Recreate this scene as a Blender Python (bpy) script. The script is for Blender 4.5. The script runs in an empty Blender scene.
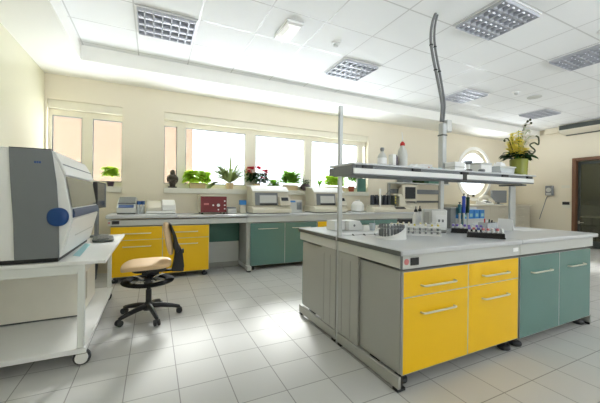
import bpy, math, random
from mathutils import Vector, Matrix
random.seed(7)
PI = math.pi
scn = bpy.context.scene
col = scn.collection

# ------------------------------------------------------------------ camera
YAW, ROLL, F, CX, CY, H = math.radians(25.8), math.radians(.65), 303., 300., 197., 1.25
_r = Vector((math.cos(YAW), -math.sin(YAW), 0)); _d = Vector((math.sin(YAW), math.cos(YAW), 0)); _u = Vector((0, 0, 1))
_r, _u = math.cos(ROLL)*_r + math.sin(ROLL)*_u, math.cos(ROLL)*_u - math.sin(ROLL)*_r
def ray(px, py): return _d + _r*((px-CX)/F) - _u*((py-CY)/F)
def atY(px, py, y): v = ray(px, py); return Vector((0, 0, H)) + v*(y/v.y)
def atX(px, py, x): v = ray(px, py); return Vector((0, 0, H)) + v*(x/v.x)
def atZ(px, py, z): v = ray(px, py); return Vector((0, 0, H)) + v*((z-H)/v.z)

cam_d = bpy.data.cameras.new('camera'); cam = bpy.data.objects.new('camera', cam_d); col.objects.link(cam)
cam_d.sensor_width = 36; cam_d.lens = F/600*36; cam_d.shift_y = (CY-201.5)/600; cam_d.clip_start = .02
m = Matrix((_r, _u, -_d)).transposed().to_4x4(); m.translation = (0, 0, H); cam.matrix_world = m
scn.camera = cam

# ------------------------------------------------------------------ materials
def lin(c):
    c = c/255.; return c/12.92 if c <= .04045 else ((c+.055)/1.055)**2.4
def rgb(r, g, b): return (lin(r), lin(g), lin(b), 1)
def mat(name, c, rough=.5, metal=0., var=.05, scale=6., spec=.5, emit=None, estr=0., bump=0., trans=0., alpha=1., coat=0.):
    m = bpy.data.materials.new(name); m.use_nodes = True
    nt = m.node_tree; b = nt.nodes['Principled BSDF']
    b.inputs['Roughness'].default_value = rough; b.inputs['Metallic'].default_value = metal
    b.inputs['Specular IOR Level'].default_value = spec
    b.inputs['Transmission Weight'].default_value = trans
    b.inputs['Alpha'].default_value = alpha
    b.inputs['Coat Weight'].default_value = coat
    c = rgb(*c)
    tc = nt.nodes.new('ShaderNodeTexCoord'); n = nt.nodes.new('ShaderNodeTexNoise'); n.inputs['Scale'].default_value = scale
    n.inputs['Detail'].default_value = 3
    nt.links.new(tc.outputs['Object'], n.inputs['Vector'])
    mx = nt.nodes.new('ShaderNodeMix'); mx.data_type = 'RGBA'
    mx.inputs[6].default_value = tuple(min(1, x*(1-var)) for x in c[:3])+(1,)
    mx.inputs[7].default_value = tuple(min(1, x*(1+var)) for x in c[:3])+(1,)
    nt.links.new(n.outputs['Fac'], mx.inputs[0]); nt.links.new(mx.outputs[2], b.inputs['Base Color'])
    if emit:
        b.inputs['Emission Color'].default_value = rgb(*emit); b.inputs['Emission Strength'].default_value = estr
    if bump:
        bp = nt.nodes.new('ShaderNodeBump'); bp.inputs['Strength'].default_value = bump; bp.inputs['Distance'].default_value = .01
        n2 = nt.nodes.new('ShaderNodeTexNoise'); n2.inputs['Scale'].default_value = scale*12; nt.links.new(tc.outputs['Object'], n2.inputs['Vector'])
        nt.links.new(n2.outputs['Fac'], bp.inputs['Height']); nt.links.new(bp.outputs['Normal'], b.inputs['Normal'])
    return m
def glassy(name, c, amount=.9, rough=.05):
    """thin see-through pane: transparent with a little gloss"""
    m = bpy.data.materials.new(name); m.use_nodes = True; nt = m.node_tree
    nt.nodes.remove(nt.nodes['Principled BSDF']); out = nt.nodes['Material Output']
    t = nt.nodes.new('ShaderNodeBsdfTransparent'); t.inputs[0].default_value = rgb(*c)
    g = nt.nodes.new('ShaderNodeBsdfPrincipled'); g.inputs['Base Color'].default_value = rgb(*c); g.inputs['Roughness'].default_value = rough
    mx = nt.nodes.new('ShaderNodeMixShader'); mx.inputs[0].default_value = amount
    nt.links.new(g.outputs[0], mx.inputs[1]); nt.links.new(t.outputs[0], mx.inputs[2]); nt.links.new(mx.outputs[0], out.inputs[0])
    return m
def tiled(name, x0, y0, px, py, line, c, cl, rough, lrough, var, dirt=0.):
    m = bpy.data.materials.new(name); m.use_nodes = True; nt = m.node_tree; b = nt.nodes['Principled BSDF']
    N = nt.nodes.new; L = nt.links.new
    geo = N('ShaderNodeNewGeometry'); sp = N('ShaderNodeSeparateXYZ'); L(geo.outputs['Position'], sp.inputs[0])
    def M(op, a, bb=None):
        n = N('ShaderNodeMath'); n.operation = op
        for i, v in enumerate((a, bb)):
            if v is None: continue
            if isinstance(v, (int, float)): n.inputs[i].default_value = v
            else: L(v, n.inputs[i])
        return n.outputs[0]
    ds, ids = [], []
    for o, off, p in ((sp.outputs[0], x0, px), (sp.outputs[1], y0, py)):
        u = M('DIVIDE', M('SUBTRACT', o, off), p); fl = M('FLOOR', u); fr = M('SUBTRACT', u, fl)
        ds.append(M('MULTIPLY', M('SUBTRACT', .5, M('ABSOLUTE', M('SUBTRACT', fr, .5))), p)); ids.append(fl)
    d = M('MINIMUM', ds[0], ds[1]); isl = M('LESS_THAN', d, line)
    cb = N('ShaderNodeCombineXYZ'); L(ids[0], cb.inputs[0]); L(ids[1], cb.inputs[1])
    wn = N('ShaderNodeTexWhiteNoise'); L(cb.outputs[0], wn.inputs[0])
    nz = N('ShaderNodeTexNoise'); nz.inputs['Scale'].default_value = 2.2; nz.inputs['Detail'].default_value = 6; L(geo.outputs['Position'], nz.inputs['Vector'])
    f = M('ADD', M('MULTIPLY', wn.outputs[0], .5), M('MULTIPLY', nz.outputs['Fac'], .5))
    c = rgb(*c)
    m1 = N('ShaderNodeMix'); m1.data_type = 'RGBA'; L(f, m1.inputs[0])
    m1.inputs[6].default_value = tuple(x*(1-var) for x in c[:3])+(1,); m1.inputs[7].default_value = tuple(min(1, x*(1+var)) for x in c[:3])+(1,)
    m2 = N('ShaderNodeMix'); m2.data_type = 'RGBA'; L(isl, m2.inputs[0]); L(m1.outputs[2], m2.inputs[6]); m2.inputs[7].default_value = rgb(*cl)
    L(m2.outputs[2], b.inputs['Base Color'])
    r = N('ShaderNodeMix'); r.data_type = 'FLOAT'; L(isl, r.inputs[0]); r.inputs[2].default_value = rough; r.inputs[3].default_value = lrough
    L(r.outputs[0], b.inputs['Roughness'])
    return m

M = {}
M['wall'] = mat('cream_plaster', (231, 222, 201), .55, var=.03, scale=1.5, bump=.05)
M['wallL'] = mat('pale_plaster', (224, 220, 194), .3, var=.03, scale=1.5, bump=.04)
M['soffit'] = mat('white_plaster', (247, 246, 241), .6, var=.02, scale=2)
M['floor'] = tiled('floor_tiles', .16, 2.1, .3155, .306, .0032, (200, 199, 196), (146, 145, 142), .55, .7, .06)
M['ceil'] = tiled('ceiling_tiles', -.21, 1.79, .658, .605, .008, (247, 248, 248), (212, 212, 211), .75, .28, .015)
M['frame'] = mat('window_frame_cream', (232, 226, 206), .35)
M['marble'] = mat('sill_stone', (222, 219, 206), .3, var=.06, scale=14)
def leafy(*a, **k):
    m = mat(*a, **k); nt = m.node_tree; b = nt.nodes['Principled BSDF']; out = nt.nodes['Material Output']
    t = nt.nodes.new('ShaderNodeBsdfTranslucent'); mx = nt.nodes.new('ShaderNodeMixShader'); mx.inputs[0].default_value = .7
    nt.links.new(b.inputs['Base Color'].links[0].from_socket, t.inputs[0])
    nt.links.new(b.outputs[0], mx.inputs[1]); nt.links.new(t.outputs[0], mx.inputs[2]); nt.links.new(mx.outputs[0], out.inputs[0])
    return m
M['glass'] = glassy('clear_glass', (250, 252, 252), .93)
M['yellow'] = mat('yellow_laminate', (251, 200, 0), .38, var=.02)
M['teal'] = mat('teal_laminate', (100, 136, 129), .27, var=.03)
M['green'] = mat('dark_green_board', (74, 118, 104), .5)
M['edge'] = mat('aluminium_edge', (190, 192, 190), .35, metal=.6)
M['grey'] = mat('grey_laminate', (168, 168, 163), .45, var=.02)
M['joint'] = mat('panel_joint_grey', (136, 136, 131), .5)
M['greyp'] = mat('light_grey_metal', (205, 206, 202), .4, var=.02)
M['dgrey'] = mat('dark_grey_edge', (98, 101, 99), .45)
M['top'] = mat('worktop_grey', (204, 206, 208), .28, var=.03, scale=25)
M['black'] = mat('black_plastic', (26, 26, 28), .45)
M['dull'] = mat('matt_black', (24, 24, 25), .8, spec=.15)
M['case'] = mat('pale_case', (238, 234, 222), .5)
M['rubber'] = mat('dark_rubber', (52, 53, 55), .6)
M['white'] = mat('white_plastic', (238, 238, 236), .4, var=.02)
M['wmetal'] = mat('white_painted_steel', (226, 228, 224), .4, var=.02)
M['agrey'] = mat('analyser_grey', (120, 124, 128), .5, var=.03)
M['blue'] = mat('blue_plastic', (14, 66, 128), .35)
M['bluebox'] = mat('bright_blue_card', (64, 144, 216), .45)
M['lblue'] = mat('pale_blue_strip', (158, 208, 214), .4)
M['smoke'] = mat('smoked_glass', (112, 114, 104), .08, var=.04, spec=.8)
M['cream'] = mat('cream_plastic', (222, 216, 198), .5, var=.03)
M['beige'] = mat('warm_beige_plastic', (206, 200, 184), .5, var=.03)
M['tan'] = mat('tan_vinyl', (216, 184, 142), .45, var=.07, scale=9)
M['chrome'] = mat('satin_steel', (214, 214, 206), .25, metal=.85)
M['handle'] = mat('satin_handle', (222, 220, 202), .35, metal=.35)
M['maroon'] = mat('maroon_panel', (122, 40, 44), .45)
M['screen'] = mat('dark_screen', (48, 52, 58), .15)
M['steelpole'] = mat('galvanised_steel', (190, 193, 192), .38, metal=.35, var=.05, scale=20)
M['cable'] = mat('grey_cable', (120, 121, 122), .5)
M['wood'] = mat('brown_door_wood', (116, 80, 58), .45, var=.18, scale=5)
M['leaf'] = leafy('leaf_green', (128, 176, 66), .5, var=.35, scale=30)
M['lime'] = leafy('lime_leaf', (200, 226, 92), .5, var=.25, scale=30)
M['pale'] = leafy('variegated_leaf', (150, 172, 108), .5, var=.25, scale=30)
M['spider'] = mat('spider_leaf', (160, 178, 112), .5, var=.3, scale=30)
M['dleaf'] = leafy('dark_leaf', (46, 80, 40), .5, var=.3, scale=30)
M['red'] = leafy('red_petal', (190, 36, 60), .5, var=.25, scale=30)
M['redp'] = mat('red_plastic', (196, 44, 40), .4)
M['yel'] = leafy('yellow_petal', (252, 238, 140), .5, var=.10, scale=30)
M['whitep'] = leafy('white_petal', (246, 242, 232), .5)
M['stemdk'] = mat('dark_twig', (66, 72, 44), .6)
M['terra'] = mat('terracotta_pot', (166, 84, 58), .7, var=.1)
M['potb'] = mat('beige_planter', (214, 190, 148), .6, var=.06)
M['plum'] = mat('plum_glaze', (70, 52, 66), .3)
M['statue'] = mat('dark_carved_wood', (62, 54, 42), .6, var=.2, scale=25)
M['soil'] = mat('soil', (60, 46, 34), .9)
M['paper'] = mat('white_paper', (246, 246, 246), .6, var=.01)
M['clear'] = glassy('clear_plastic', (236, 240, 242), .55, .2)
M['tube'] = glassy('tube_plastic', (210, 214, 214), .45, .15)
M['vase'] = glassy('yellow_glass', (204, 208, 110), .6, .08)
M['purple'] = mat('purple_cap', (128, 108, 192), .45)
M['navy'] = mat('navy_cap', (86, 106, 178), .45)
M['pink'] = mat('pink_cap', (200, 120, 120), .45)
M['ycap'] = mat('yellow_cap', (222, 206, 90), .45)
M['pteal'] = mat('teal_holder', (54, 116, 132), .45)
M['pblue'] = mat('pipette_blue', (54, 84, 190), .4)
M['pgreen'] = mat('pipette_green', (30, 70, 52), .4)
M['rack'] = mat('black_rack', (30, 28, 30), .4)
M['orange'] = mat('terracotta_render', (104, 84, 64), .8, var=.06, scale=.5)
M['acgrill'] = mat('dark_grille', (66, 72, 68), .5)
M['beyond'] = mat('dim_olive_plaster', (118, 116, 94), .7)
M['fixt'] = mat('fixture_aluminium', (188, 190, 197), .35, metal=.15)
M['lamp'] = mat('fluorescent_tube', (250, 250, 255), .5, emit=(240, 245, 255), estr=.75)
M['diff'] = mat('clear_diffuser', (246, 246, 244), .3, emit=(255, 255, 250), estr=.25)
M['doorglass'] = glassy('tinted_glass', (196, 196, 178), .9)
M['ivory'] = mat('ivory_switch', (226, 222, 206), .4)

# ------------------------------------------------------------------ mesh builder
class MB:
    def __init__(s): s.v, s.f = [], []
    def add(s, vs, fs):
        b = len(s.v); s.v += [tuple(p) for p in vs]; s.f += [tuple(b+i for i in q) for q in fs]; return s
    def box(s, x0, x1, y0, y1, z0, z1):
        vs = [(x, y, z) for z in (z0, z1) for y in (y0, y1) for x in (x0, x1)]
        return s.add(vs, [(0, 2, 3, 1), (4, 5, 7, 6), (0, 1, 5, 4), (2, 6, 7, 3), (0, 4, 6, 2), (1, 3, 7, 5)])
    def cyl(s, p0, p1, r0, r1=None, n=16):
        r1 = r0 if r1 is None else r1
        p0, p1 = Vector(p0), Vector(p1); d = (p1-p0).normalized()
        a = d.orthogonal().normalized(); b = d.cross(a)
        vs = [p0+(a*math.cos(2*PI*i/n)+b*math.sin(2*PI*i/n))*r0 for i in range(n)] + [p1+(a*math.cos(2*PI*i/n)+b*math.sin(2*PI*i/n))*r1 for i in range(n)]
        fs = [(i, (i+1) % n, n+(i+1) % n, n+i) for i in range(n)]
        return s.add(vs, fs+[tuple(range(n))[::-1], tuple(range(n, 2*n))])
    def tube(s, pts, r, n=8):
        pts = [Vector(p) for p in pts]; k = len(pts); rr = r if isinstance(r, (list, tuple)) else [r]*k
        vs = []; a = None
        for i, p in enumerate(pts):
            d = (pts[min(i+1, k-1)]-pts[max(i-1, 0)]).normalized()
            a = d.orthogonal().normalized() if a is None else (a-d*a.dot(d)).normalized()
            b = d.cross(a)
            vs += [p+(a*math.cos(2*PI*j/n)+b*math.sin(2*PI*j/n))*rr[i] for j in range(n)]
        fs = [(i*n+j, i*n+(j+1) % n, (i+1)*n+(j+1) % n, (i+1)*n+j) for i in range(k-1) for j in range(n)]
        return s.add(vs, fs+[tuple(range(n))[::-1], tuple(range((k-1)*n, k*n))])
    def lathe(s, prof, c=(0, 0, 0), n=24):
        k = len(prof)
        vs = [(c[0]+r*math.cos(2*PI*j/n), c[1]+r*math.sin(2*PI*j/n), c[2]+z) for r, z in prof for j in range(n)]
        fs = [(i*n+j, i*n+(j+1) % n, (i+1)*n+(j+1) % n, (i+1)*n+j) for i in range(k-1) for j in range(n)]
        return s.add(vs, fs+[tuple(range(n))[::-1], tuple(range((k-1)*n, k*n))])
    def prism(s, poly, ax, a, b):
        """polygon in the other two axes, extruded along ax from a to b"""
        def P(u, v, t): return {'x': (t, u, v), 'y': (u, t, v), 'z': (u, v, t)}[ax]
        n = len(poly)
        vs = [P(u, v, a) for u, v in poly]+[P(u, v, b) for u, v in poly]
        fs = [(i, (i+1) % n, n+(i+1) % n, n+i) for i in range(n)]
        return s.add(vs, fs+[tuple(range(n))[::-1], tuple(range(n, 2*n))])
    def sup(s, c, rx, ry, rz, e1=1., e2=1., n=28, k=14, fn=None):
        """superellipsoid; e<1 is boxier"""
        def sg(w, e): return math.copysign(abs(w)**e, w)
        vs = []
        for i in range(k+1):
            t = -PI/2+PI*i/k
            for j in range(n):
                ph = 2*PI*j/n
                p = (rx*sg(math.cos(t), e1)*sg(math.cos(ph), e2), ry*sg(math.cos(t), e1)*sg(math.sin(ph), e2), rz*sg(math.sin(t), e1))
                if fn: p = fn(*p)
                vs.append((c[0]+p[0], c[1]+p[1], c[2]+p[2]))
        fs = [(i*n+j, i*n+(j+1) % n, (i+1)*n+(j+1) % n, (i+1)*n+j) for i in range(k) for j in range(n)]
        return s.add(vs, fs)
    def ell(s, c, rx, ry, rz, n=16, k=10): return s.sup(c, rx, ry, rz, 1, 1, n, k)
    def torus(s, c, R, r, rz=None, n=40, k=12):
        rz = rz or r
        vs = [(c[0]+(R+r*math.cos(2*PI*j/k))*math.cos(2*PI*i/n), c[1]+(R+r*math.cos(2*PI*j/k))*math.sin(2*PI*i/n), c[2]+rz*math.sin(2*PI*j/k)) for i in range(n) for j in range(k)]
        return s.add(vs, [(i*k+j, ((i+1) % n)*k+j, ((i+1) % n)*k+(j+1) % k, i*k+(j+1) % k) for i in range(n) for j in range(k)])
    def leaf(s, p, d, ln, w, droop=.3, seg=3):
        """curved leaf blade with a fold along its middle"""
        p, d = Vector(p), Vector(d).normalized()
        side = d.cross(Vector((0, 0, 1)))
        side = side.normalized() if side.length > .05 else Vector((1, 0, 0))
        up = side.cross(d); vs, fs = [], []
        for i in range(seg+1):
            t = i/seg
            c = p+d*ln*t-Vector((0, 0, 1))*droop*ln*t*t
            ww = w*math.sin(PI*min(.97, .12+.85*t))*.5
            vs += [c-side*ww+up*ww*.35, c, c+side*ww+up*ww*.35]
        for i in range(seg):
            a = i*3; fs += [(a, a+1, a+4, a+3), (a+1, a+2, a+5, a+4)]
        return s.add(vs, fs)
    def xf(s, mtx):
        s.v = [tuple(mtx @ Vector(p)) for p in s.v]; return s

def mesh(mb, name, material, smooth=True):
    me = bpy.data.meshes.new(name); me.from_pydata(mb.v, [], mb.f); me.validate(); me.update()
    import bmesh
    bm = bmesh.new(); bm.from_mesh(me); bmesh.ops.recalc_face_normals(bm, faces=bm.faces); bm.to_mesh(me); bm.free()
    me.materials.append(material)
    if smooth:
        me.polygons.foreach_set('use_smooth', [True]*len(me.polygons)); me.set_sharp_from_angle(angle=math.radians(38))
    return me
def part(name, mb, material, root=None, bevel=0., label=None, local=False, seg=2):
    """one mesh object; coordinates are world ones (or the root's own with local=True)"""
    if root is not None and not local:
        off = ROOTS[root.name] if root.name in ROOTS else Vector((0, 0, 0))
        mb.v = [tuple(Vector(p)-off) for p in mb.v]
    o = bpy.data.objects.new(name, mesh(mb, name, material)); col.objects.link(o)
    if root is not None:
        o.parent = root
        ROOTS[o.name] = ROOTS.get(root.name, Vector((0, 0, 0)))
    if bevel:
        b = o.modifiers.new('edge', 'BEVEL'); b.width = bevel; b.segments = seg; b.limit_method = 'ANGLE'; b.angle_limit = math.radians(40)
    if label: o['label'] = label
    return o
ROOTS = {}
def thing(name, label, cat, loc=(0, 0, 0), group=None, rotz=0):
    o = bpy.data.objects.new(name, None); col.objects.link(o); o.empty_display_size = .1
    o.location = loc; o.rotation_euler = (0, 0, rotz); ROOTS[o.name] = Vector(loc)
    o['label'] = label; o['category'] = cat
    if group: o['group'] = group
    return o
def solo(name, label, cat, mb, material, base, group=None, bevel=0.):
    """a thing that is a single mesh, its origin at its base"""
    base = Vector(base); mb.v = [tuple(Vector(p)-base) for p in mb.v]
    o = part(name, mb, material, None, bevel); o.location = base
    o['label'] = label; o['category'] = cat
    if group: o['group'] = group
    return o
def struct(name, mb, material, root=None, bevel=0.):
    o = part(name, mb, material, root, bevel)
    if root is None: o['kind'] = 'structure'
    return o
def copy_tree(o, parent=None, loc=None, label=None, group=None):
    c = o.copy(); col.objects.link(c)
    if parent: c.parent = parent
    if loc is not None: c.location = loc
    if label: c['label'] = label
    if group: c['group'] = group
    for ch in list(o.children): copy_tree(ch, c)
    return c
def B(*a): return MB().box(*a)

# ================================================================== SETTING
XL, XR, YB, YF, ZC, ZS = -1.47, 10.12, 5.7, -3.4, 3.25, 3.05
struct('floor', B(XL-.2, 14.2, YF-.2, YB+.3, -.12, 0), M['floor'])
struct('ceiling', B(XL-.2, XR+.2, YF-.2, YB+.3, ZC, ZC+.1), M['ceil'])
struct('wall_left', B(XL-.2, XL, YF-.2, YB+.25, 0, ZC), M['wallL'])

def wall_with_holes(name, x0, x1, y0, y1, holes, mat_):
    """wall along X with rectangular openings (xa, xb, za, zb)"""
    mb = MB(); hs = sorted(holes); x = x0
    for xa, xb, za, zb in hs:
        mb.box(x, xa, y0, y1, 0, ZC); mb.box(xa, xb, y0, y1, 0, za); mb.box(xa, xb, y0, y1, zb, ZC); x = xb
    mb.box(x, x1, y0, y1, 0, ZC)
    return struct(name, mb, mat_)
W1 = (-1.44, -.47, 1.30, 2.675); W2 = (.155, 4.52, 1.30, 2.685)
OX, OZ, OR = 8.35, 1.97, .70
# back wall: rectangular openings, and a round one cut out of its own panel
mb = MB(); x = XL
for xa, xb, za, zb in (W1, W2):
    mb.box(x, xa, YB, YB+.25, 0, ZC); mb.box(xa, xb, YB, YB+.25, 0, za); mb.box(xa, xb, YB, YB+.25, zb, ZC); x = xb
mb.box(x, OX-1.0, YB, YB+.25, 0, ZC); mb.box(OX+1.0, XR+.2, YB, YB+.25, 0, ZC)
mb.box(OX-1, OX+1, YB, YB+.25, 0, OZ-1); mb.box(OX-1, OX+1, YB, YB+.25, OZ+1, ZC)
n = 48; vs = []; fs = []
for y in (YB, YB+.25):
    for i in range(n):
        a = 2*PI*i/n+PI/4; c_, s_ = math.cos(a), math.sin(a); k = 1/max(abs(c_), abs(s_))
        vs += [(OX+OR*c_, y, OZ+OR*s_), (OX+k*c_, y, OZ+k*s_)]
for i in range(n):
    j = (i+1) % n
    fs += [(2*i, 2*j, 2*j+1, 2*i+1), (2*n+2*i, 2*n+2*i+1, 2*n+2*j+1, 2*n+2*j), (2*i, 2*n+2*i, 2*n+2*j, 2*j)]
mb.add(vs, fs)
struct('wall_back', mb, M['wall'])
# right wall with the door opening (y 2.6 .. 4.02)
DY0, DY1, DZ = 2.62, 4.145, 2.37
mb = MB().box(XR, XR+.2, YF-.2, DY0, 0, ZC).box(XR, XR+.2, DY1, YB+.25, 0, ZC).box(XR, XR+.2, DY0, DY1, DZ, ZC)
struct('wall_right', mb, M['wall'])
FILL_WINDOWS = [(1.2, 4.2, 1.0, 2.8), (5.2, 8.2, 1.0, 2.8)]  # unseen windows behind the camera, added and sized to bring fill light
wall_with_holes('wall_front', XL-.2, XR+.2, YF-.2, YF, FILL_WINDOWS, M['wall'])
# lowered plaster border of the ceiling along the left and back walls
sx, sy = -.89, 4.92
struct('trim_1', MB().prism([(XL, YF), (sx, YF), (sx, sy), (XR, sy), (XR, YB), (XL, YB)], 'z', ZS, ZC), M['soffit'])

def window(name, x0, x1, z0, z1, y, mullions, sill=True, box=True):
    """frame with rails and mullions (xa, xb), panes between them"""
    root = thing(name, '', '', ((x0+x1)/2, y, z0)); del root['label']; del root['category']; root['kind'] = 'structure'
    yf, yb = y-.035, y+.035
    ztop = z1-.125 if box else z1
    if box: part('shutter_box', B(x0+.001, x1-.001, YB+.02, y+.05, z1-.125, z1-.001), M['frame'], root, .004)
    fr = MB().box(x0+.001, x1-.001, yf, yb, ztop-.09, ztop-.001).box(x0+.001, x1-.001, yf, yb, z0+.086, z0+.16)
    for xa, xb in mullions:
        fr.box(xa, xb, yf-.01, yb, z0+.16, ztop-.09)
    part('window_frame', fr, M['frame'], root, .004)
    bd = MB()
    edges = [x0]+[e for m_ in mullions for e in m_]+[x1]
    for a, b in zip(edges[::2], edges[1::2]):
        if b-a > .03:
            part('pane', B(a, b, y-.004, y+.004, z0+.16, ztop-.09), M['glass'], root)
            bd.box(a, b, yf+.012, yf+.02, ztop-.105, ztop-.09); bd.box(a, b, yf+.012, yf+.02, z0+.16, z0+.175)
            bd.box(a, a+.014, yf+.012, yf+.02, z0+.16, ztop-.09); bd.box(b-.014, b, yf+.012, yf+.02, z0+.16, ztop-.09)
    part('glazing_bead', bd, M['agrey'], root)
    return root
WY = 5.83
window('window_1', W1[0], W1[1], W1[2], W1[3], WY, [(W1[0]+.001, -1.40), (-1.02, -.885)])
window('window_2', W2[0], W2[1], W2[2], W2[3], WY, [(.367, .505), (1.605, 1.81), (2.895, 3.07), (4.285, 4.43)])
struct('trim_2', B(W1[0]+.001, W1[1]+.0, 5.66, WY+.02, 1.29, 1.385), M['marble'], bevel=.004)
struct('trim_3', B(W2[0]+.001, W2[1]-.0, 5.66, WY+.02, 1.29, 1.385), M['marble'], bevel=.004)
root = thing('window_3', '', '', (OX, WY, OZ-OR)); del root['label']; del root['category']; root['kind'] = 'structure'
mb = MB()
def ringY(mb, cx, cz, r0, r1, y0, y1, n=56):
    vs = [(cx+r*math.cos(2*PI*i/n), y, cz+r*math.sin(2*PI*i/n)) for y, r in ((y0, r0), (y0, r1), (y1, r1), (y1, r0)) for i in range(n)]
    fs = [(k*n+i, k*n+(i+1) % n, ((k+1) % 4)*n+(i+1) % n, ((k+1) % 4)*n+i) for k in range(4) for i in range(n)]
    return mb.add(vs, fs)
part('window_frame', ringY(MB(), OX, OZ, .60, .699, 5.74, 5.86), M['frame'], root)
part('surround', ringY(MB(), OX, OZ, .695, .78, 5.672, 5.70), M['soffit'], root)
part('pane', MB().cyl((OX, 5.80, OZ), (OX, 5.808, OZ), .605, n=48), M['glass'], root)
part('catch', B(OX-.03, OX+.03, 5.70, 5.738, OZ-.655, OZ-.60), M['black'], root, .004)
for i, (xa, xb, za, zb) in enumerate(FILL_WINDOWS):
    w = xb-xa
    window('window_%d' % (i+4), xa, xb, za-.08, zb, YF-.1, [(xa+.001, xa+.06), (xa+w/2-.05, xa+w/2+.05), (xb-.06, xb-.001)], box=False)

# door and the dim room behind it
root = thing('door_1', '', '', (XR, DY1, 0)); del root['label']; del root['category']; root['kind'] = 'structure'
fr = MB().box(XR-.03, XR+.21, DY1-.08, DY1-.001, 0, DZ-.001).box(XR-.03, XR+.21, DY0+.001, DY0+.09, 0, DZ-.001).box(XR-.03, XR+.21, DY0+.09, DY1-.09, DZ-.08, DZ-.001)
part('door_frame', fr, M['wood'], root, .006)
lf = MB()
for a, b in ((DY1-.14, DY1-.085), (3.32, 3.39), (DY0+.095, DY0+.16)): lf.box(XR+.08, XR+.12, a, b, .02, DZ-.105)
lf.box(XR+.08, XR+.12, DY0+.16, DY1-.14, .02, .2).box(XR+.08, XR+.12, DY0+.16, DY1-.14, DZ-.17, DZ-.105)
part('door_leaf', lf, M['acgrill'], root, .004)
part('pane', B(XR+.098, XR+.104, DY0+.16, DY1-.14, .2, DZ-.17), M['doorglass'], root)
hd = MB().box(XR+.055, XR+.079, DY1-.145, DY1-.11, .62, .70).tube([(XR+.06, DY1-.125, .66), (XR+.03, DY1-.125, .66), (XR+.03, DY1-.24, .66)], .011)
part('door_handle', hd, M['chrome'], root)
struct('wall_beyond', MB().box(13.6, 13.75, .6, 6.4, 0, 2.7).box(XR+.2, 13.6, 6.3, 6.4, 0, 2.7).box(XR+.2, 13.6, .6, .7, 0, 2.7), M['beyond'])
struct('trim_4', B(XR+.2, 13.75, .6, 6.4, 2.7, 2.8), M['beyond'])

# outside
bd = thing('outside_building', 'pale terracotta rendered building standing across from the windows', 'building', (-4, 12, -.1))
part('facade', MB().box(-12, 1.3, 12, 18, -.1, 9), M['orange'], bd)
part('parapet', MB().box(-12.1, 1.4, 11.9, 18.1, 9, 9.3), M['soffit'], bd)
part('string_course', MB().box(-12.05, 1.35, 11.92, 11.999, 4.2, 4.34), M['potb'], bd)

# ================================================================== CEILING FITTINGS
def ceil_cell(i, y): return -.21+.658*i, y
def troffer(i, y0, label):
    x0 = -.21+.658*i; x1 = x0+.658; y1 = y0+.605; x0 += .012; x1 -= .012; y0 += .012; y1 -= .012; z = ZC-.012
    r = thing('ceiling_light', label, 'ceiling light', ((x0+x1)/2, (y0+y1)/2, z), 'recessed louvre lights of the ceiling grid')
    part('tray', MB().box(x0, x1, y0, y1, ZC-.0035, ZC-.001), M['fixt'], r)
    fr = MB().box(x0, x1, y0, y0+.02, z, ZC-.004).box(x0, x1, y1-.02, y1, z, ZC-.004).box(x0, x0+.02, y0+.02, y1-.02, z, ZC-.004).box(x1-.02, x1, y0+.02, y1-.02, z, ZC-.004)
    part('frame', fr, M['white'], r)
    lv = MB()
    for k in range(1, 4):
        xx = y0+(y1-y0)*k/4; lv.box(x0+.02, x1-.02, xx-.011, xx+.011, z-.03, ZC-.004)
    for k in range(1, 7):
        yy = x0+(x1-x0)*k/7; lv.box(yy-.007, yy+.007, y0+.02, y1-.02, z-.03, ZC-.004)
    lv.box(x0+.016, x0+.024, y0+.016, y1-.016, z-.03, z).box(x1-.024, x1-.016, y0+.016, y1-.016, z-.03, z)
    lv.box(x0+.024, x1-.024, y0+.016, y0+.024, z-.03, z).box(x0+.024, x1-.024, y1-.024, y1-.016, z-.03, z)
    part('louvre', lv, M['fixt'], r)
    for k in range(4):
        yy = y0+(y1-y0)*(k+.5)/4
        part('tube', MB().cyl((x0+.03, yy, ZC-.014), (x1-.03, yy, ZC-.014), .006, n=8), M['lamp'], r)
    return r
troffer(0, 3.605, 'square louvre ceiling light above the yellow drawer bench, next to the plaster border')
troffer(4, 3.605, 'square louvre ceiling light just beside the top of the thin bare pole')
troffer(5, 1.79, 'large louvre ceiling light beside the spot where the grey cables enter the ceiling')
troffer(8, 1.79, 'louvre ceiling light above the teal doors, half out of view')
troffer(8, 3.605, 'small louvre ceiling light just behind the hanging cables')
troffer(12, 3.605, 'most distant louvre ceiling light, above the vase of yellow flowers')
# emergency light
r = thing('emergency_light', 'small white oblong emergency light on the ceiling', 'emergency light', (1.43, 3.31, ZC))
part('housing', MB().box(1.325, 1.535, 3.12, 3.53, ZC-.035, ZC-.002), M['white'], r, .008)
part('diffuser', MB().prism([(1.345, ZC-.036), (1.515, ZC-.036), (1.49, ZC-.075), (1.37, ZC-.075)], 'y', 3.16, 3.44), M['diff'], r, .006)
part('lamp_tube', MB().cyl((1.43, 3.46, ZC-.05), (1.43, 3.515, ZC-.05), .013), M['chrome'], r)
def detector(x, y, label, dark=True, rr=.05):
    r = thing('smoke_detector', label, 'smoke detector', (x, y, ZC))
    part('base', MB().lathe([(rr*1.25, -.002), (rr*1.25, -.016), (rr, -.022), (rr*.6, -.023)], (x, y, ZC)), M['white'], r)
    if dark: part('sensor', MB().lathe([(rr*.7, -.0235), (rr*.62, -.05), (rr*.3, -.056)], (x, y, ZC)), M['greyp'], r)
detector(2.1, 3.33, 'smoke detector between the emergency light and the louvre light by the pole')
detector(6.05, 3.33, 'small smoke detector beside the round ceiling speaker')
detector(4.75, 1.66, 'smoke detector half out of view beyond the louvre light over the teal doors')
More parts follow.
